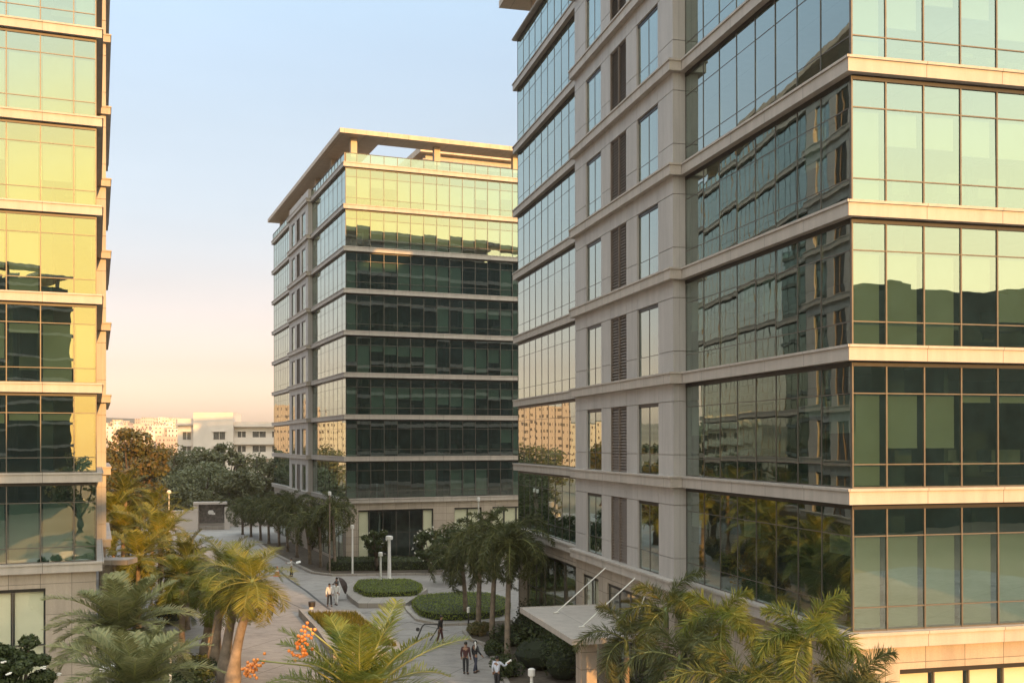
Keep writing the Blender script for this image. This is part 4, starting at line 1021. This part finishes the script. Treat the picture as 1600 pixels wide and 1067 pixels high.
def person(label, base, rz, top='white', legs='dark', shoes='dark', pose=None, stride=.12, h=1.72, lean=0.0, long_skirt=False):
    """figure facing -y. pose: {'L': (elbow, wrist), 'R': (elbow, wrist)} in metres for a 1.72 m figure; x is the figure's left"""
    t = thing('person', label, 'person', base, rz, None); t.scale = (h / 1.72,) * 3
    pose = pose or {}
    lx = Vector((0, -math.sin(lean), math.cos(lean) - 1))
    def up(v): v = Vector(v); k = max(0, v.z - .92); return Vector((v.x, v.y - k * math.sin(lean), v.z - k * (1 - math.cos(lean))))
    sh = {s: up((sg * .185, 0, 1.40)) for s, sg in (('L', 1), ('R', -1))}
    el = {s: up(pose[s][0]) if s in pose else up((sg * .24, .03, 1.12)) for s, sg in (('L', 1), ('R', -1))}
    wr = {s: up(pose[s][1]) if s in pose else up((sg * .25, -.05, .87)) for s, sg in (('L', 1), ('R', -1))}
    pel, wai, che, nec, hd0, hd1 = up((0, 0, .93)), up((0, 0, 1.10)), up((0, 0, 1.32)), up((0, -.01, 1.47)), up((0, -.02, 1.57)), up((0, -.02, 1.68))
    kn = {'L': Vector((.105, -stride * .6, .50)), 'R': Vector((-.105, stride * .25, .50))}
    an = {'L': Vector((.11, -stride, .08)), 'R': Vector((-.11, stride, .09))}
    toe = {'L': an['L'] + Vector((.02, -.17, -.045)), 'R': an['R'] + Vector((-.02, -.17, -.045))}
    hip = {'L': Vector((.09, 0, .88)), 'R': Vector((-.09, 0, .88))}
    V = [pel, wai, che, nec, hd0, hd1]; E = [(0, 1), (1, 2), (2, 3), (3, 4), (4, 5)]; Rr = [(.13, .095), (.115, .085), (.14, .095), (.055, .055), (.082, .095), (.065, .08)]
    for s in 'LR':
        i = len(V); V += [sh[s], el[s], wr[s]]; E += [(2, i), (i, i + 1), (i + 1, i + 2)]; Rr += [.056, .042, .030]
        d = (wr[s] - el[s]).normalized(); a = d.cross(Vector((0, 1, .2))).normalized(); pm = wr[s] + d * .07
        V.append(pm); E.append((i + 2, i + 3)); Rr.append(.030)
        for f in range(4):                                                  # four fingers and the thumb
            V += [pm + a * (.024 * (f - 1.5)) + d * .03, pm + a * (.026 * (f - 1.5)) + d * (.085 - .012 * abs(f - 1.3)) + Vector((0, -.02, 0))]
            k = len(V); E += [(i + 3, k - 2), (k - 2, k - 1)]; Rr += [.010, .008]
        V += [wr[s] + d * .03 + a * -.045, wr[s] + d * .075 + a * -.06]; k = len(V); E += [(i + 2, k - 2), (k - 2, k - 1)]; Rr += [.011, .009]
        j = len(V); V += [hip[s], kn[s], an[s], toe[s]]; E += [(0, j), (j, j + 1), (j + 1, j + 2), (j + 2, j + 3)]; Rr += [.085, .058, .040, .036]
    skinned('body', V, E, Rr, SKIN, t)
    # face: nose, ears, eyes and mouth are small meshes set on the head
    mb = MB(); mb.ellipsoid(hd0 + Vector((0, -.10, .01)), .014, .02, .022, 6, 4)
    for sg in (-1, 1): mb.ellipsoid(hd0 + Vector((sg * .085, .01, .01)), .012, .022, .032, 6, 4)
    mb.build('face', SKIN, t)
    mb = MB()
    for sg in (-1, 1): mb.ellipsoid(hd0 + Vector((sg * .033, -.088, .035)), .012, .008, .008, 6, 4)
    mb.ellipsoid(hd0 + Vector((0, -.092, -.04)), .022, .006, .006, 6, 4); mb.build('eye', HAIR, t)
    mb = MB(); mb.ellipsoid(hd0 + Vector((0, .022, .075)), .092, .10, .092, 12, 8); mb.build('hair', HAIR, t, smooth=True)
    # shirt
    V = [up((0, 0, .88)), wai, che, up((0, 0, 1.44))]; E = [(0, 1), (1, 2), (2, 3)]; Rr = [(.155, .115), (.14, .105), (.165, .12), (.08, .075)]
    for s in 'LR':
        i = len(V); V += [sh[s], el[s], el[s].lerp(wr[s], .9)]; E += [(2, i), (i, i + 1), (i + 1, i + 2)]; Rr += [.075, .058, .046]
    skinned('shirt' if top in ('white', 'paleblue') else 'jacket', V, E, Rr, CL[top], t, 1)
    V = [up((0, 0, .96)), Vector((0, 0, .88))]; E = [(0, 1)]; Rr = [(.145, .11), (.15, .12)]
    for s in 'LR':
        i = len(V); V += [hip[s], kn[s], an[s] + Vector((0, 0, .0))]; E += [(1, i), (i, i + 1), (i + 1, i + 2)]; Rr += [.098, .076, .066]
    skinned('trousers', V, E, Rr, CL[legs], t, 0)
    for s in 'LR':
        mb = MB(); mb.ellipsoid(an[s].lerp(toe[s], .45) + Vector((0, 0, -.035)), .048, .135, .045, 10, 6); mb.build('shoe', CL[shoes], t, smooth=True)
    return t
PE = {}
b = gp(455, 900); person('man in a white shirt and dark trousers on the drive, arm held out with papers', b, -1.2, 'white', 'dark', pose={'L': ((.30, -.22, 1.30), (.33, -.48, 1.33))})
pa = b + Vector((.62, .05, 1.33)); mb = MB(); mb.box(-.20, .22, -.16, .14, -.012, .012); mb.box(-.20, .22, -.15, .15, .0135, .02); o = mb.build('paper_sheets', M['white']); o.location = pa; o.rotation_euler = (.5, -.25, .2); tag(o, 'white papers held out by the man on the drive', 'papers')
b = gp(514.5, 946); person('person in a white top and dark trousers standing left of the person in all white', b, .4, 'white', 'dark')
b = gp(525.5, 944); person('person dressed all in white beside the dark open umbrella', b, -.3, 'white', 'white', 'dark')
b = gp(526, 935); person('dark-haired person in a grey top behind the one in all white, holding the umbrella', b, -.9, 'grey', 'dark', pose={'L': ((.30, -.15, 1.25), (.36, -.34, 1.28)), 'R': ((-.22, -.18, 1.15), (-.05, -.36, 1.20))})
# open umbrella, tilted sideways
uc = pd(536, 913, gp(526, 935).y - .5); t = thing('umbrella', 'dark brown open umbrella tilted on its side beside the people in white', 'umbrella', uc, 0)
t.rotation_euler = (0, R_(68), R_(8))
mb = MB(); n = 16; rings = []
for r, z in ((.02, .30), (.28, .25), (.55, .10), (.74, -.12)):
    rings.append([(r * (1 - .06 * (j % 2)) * math.cos(2 * math.pi * j / n), r * (1 - .06 * (j % 2)) * math.sin(2 * math.pi * j / n), z) for j in range(n)])
mb.loft(rings[::-1], False, True); mb.build('cover', plain('umbrella_cloth', (0.045, 0.028, 0.022), 0.7), t)
mb = MB(); mb.tube([(0, 0, -.55), (0, 0, .36)], .014, 6); mb.build('shaft', M['metal'], t)
b = gp(727, 1052); person('man in a dark suit standing on the path with his back turned', b, 2.9, 'maroon', 'dark', stride=.07)
b = gp(742, 1050); person('person in dark clothes beside the suited man, white scarf over the shoulder', b, 2.2, 'dark', 'navy', stride=.16, pose={'R': ((-.30, -.02, 1.16), (-.36, -.18, .95))})
sc_ = MB(); sc_.tube([(0, 0, 0), (.02, -.03, .18), (.0, -.02, .36), (-.03, .05, .46)], [.05, .07, .065, .03], 8); o = sc_.build('scarf', M['white'], smooth=True); o.location = b + Vector((.02, -.10, 1.22)); tag(o, 'white scarf hanging over the shoulder of the person in dark clothes', 'scarf')
b = gp(776, 1078); person('man in a pale shirt and dark trousers at the bottom edge, seen from behind', b, 2.7, 'paleblue', 'dark', pose={'R': ((-.34, -.12, 1.22), (-.42, -.34, 1.30))})
mb = MB(); mb.tube([(0, 0, 0), (.16, .02, .10), (.30, .04, .16)], [.03, .045, .07], 8); o = mb.build('paper_roll', M['white']); o.location = b + Vector((.42, .20, 1.30)); tag(o, 'white rolled paper in the hand of the man at the bottom edge', 'paper')
b = gp(687, 1004); person('person in dark brown clothes standing beside the bent pipe frame', b, 1.2, 'dark', 'maroon', lean=.12, stride=.15)

# ------------------------------------------------------------------ evening haze
hz = MB(); hz.box(-1510, 1510, -410, 1710, -6, 72)
hm = bpy.data.materials.new('haze_air'); hm.use_nodes = True
hn = hm.node_tree; hn.nodes.remove(hn.nodes['Principled BSDF'])
pv = hn.nodes.new('ShaderNodeVolumePrincipled'); pv.inputs['Color'].default_value = (0.95, 0.86, 0.81, 1); pv.inputs['Density'].default_value = 0.00016; pv.inputs['Anisotropy'].default_value = 0.2
hn.links.new(pv.outputs[0], hn.nodes['Material Output'].inputs['Volume'])
kind(hz.build('haze', hm), 'stuff')
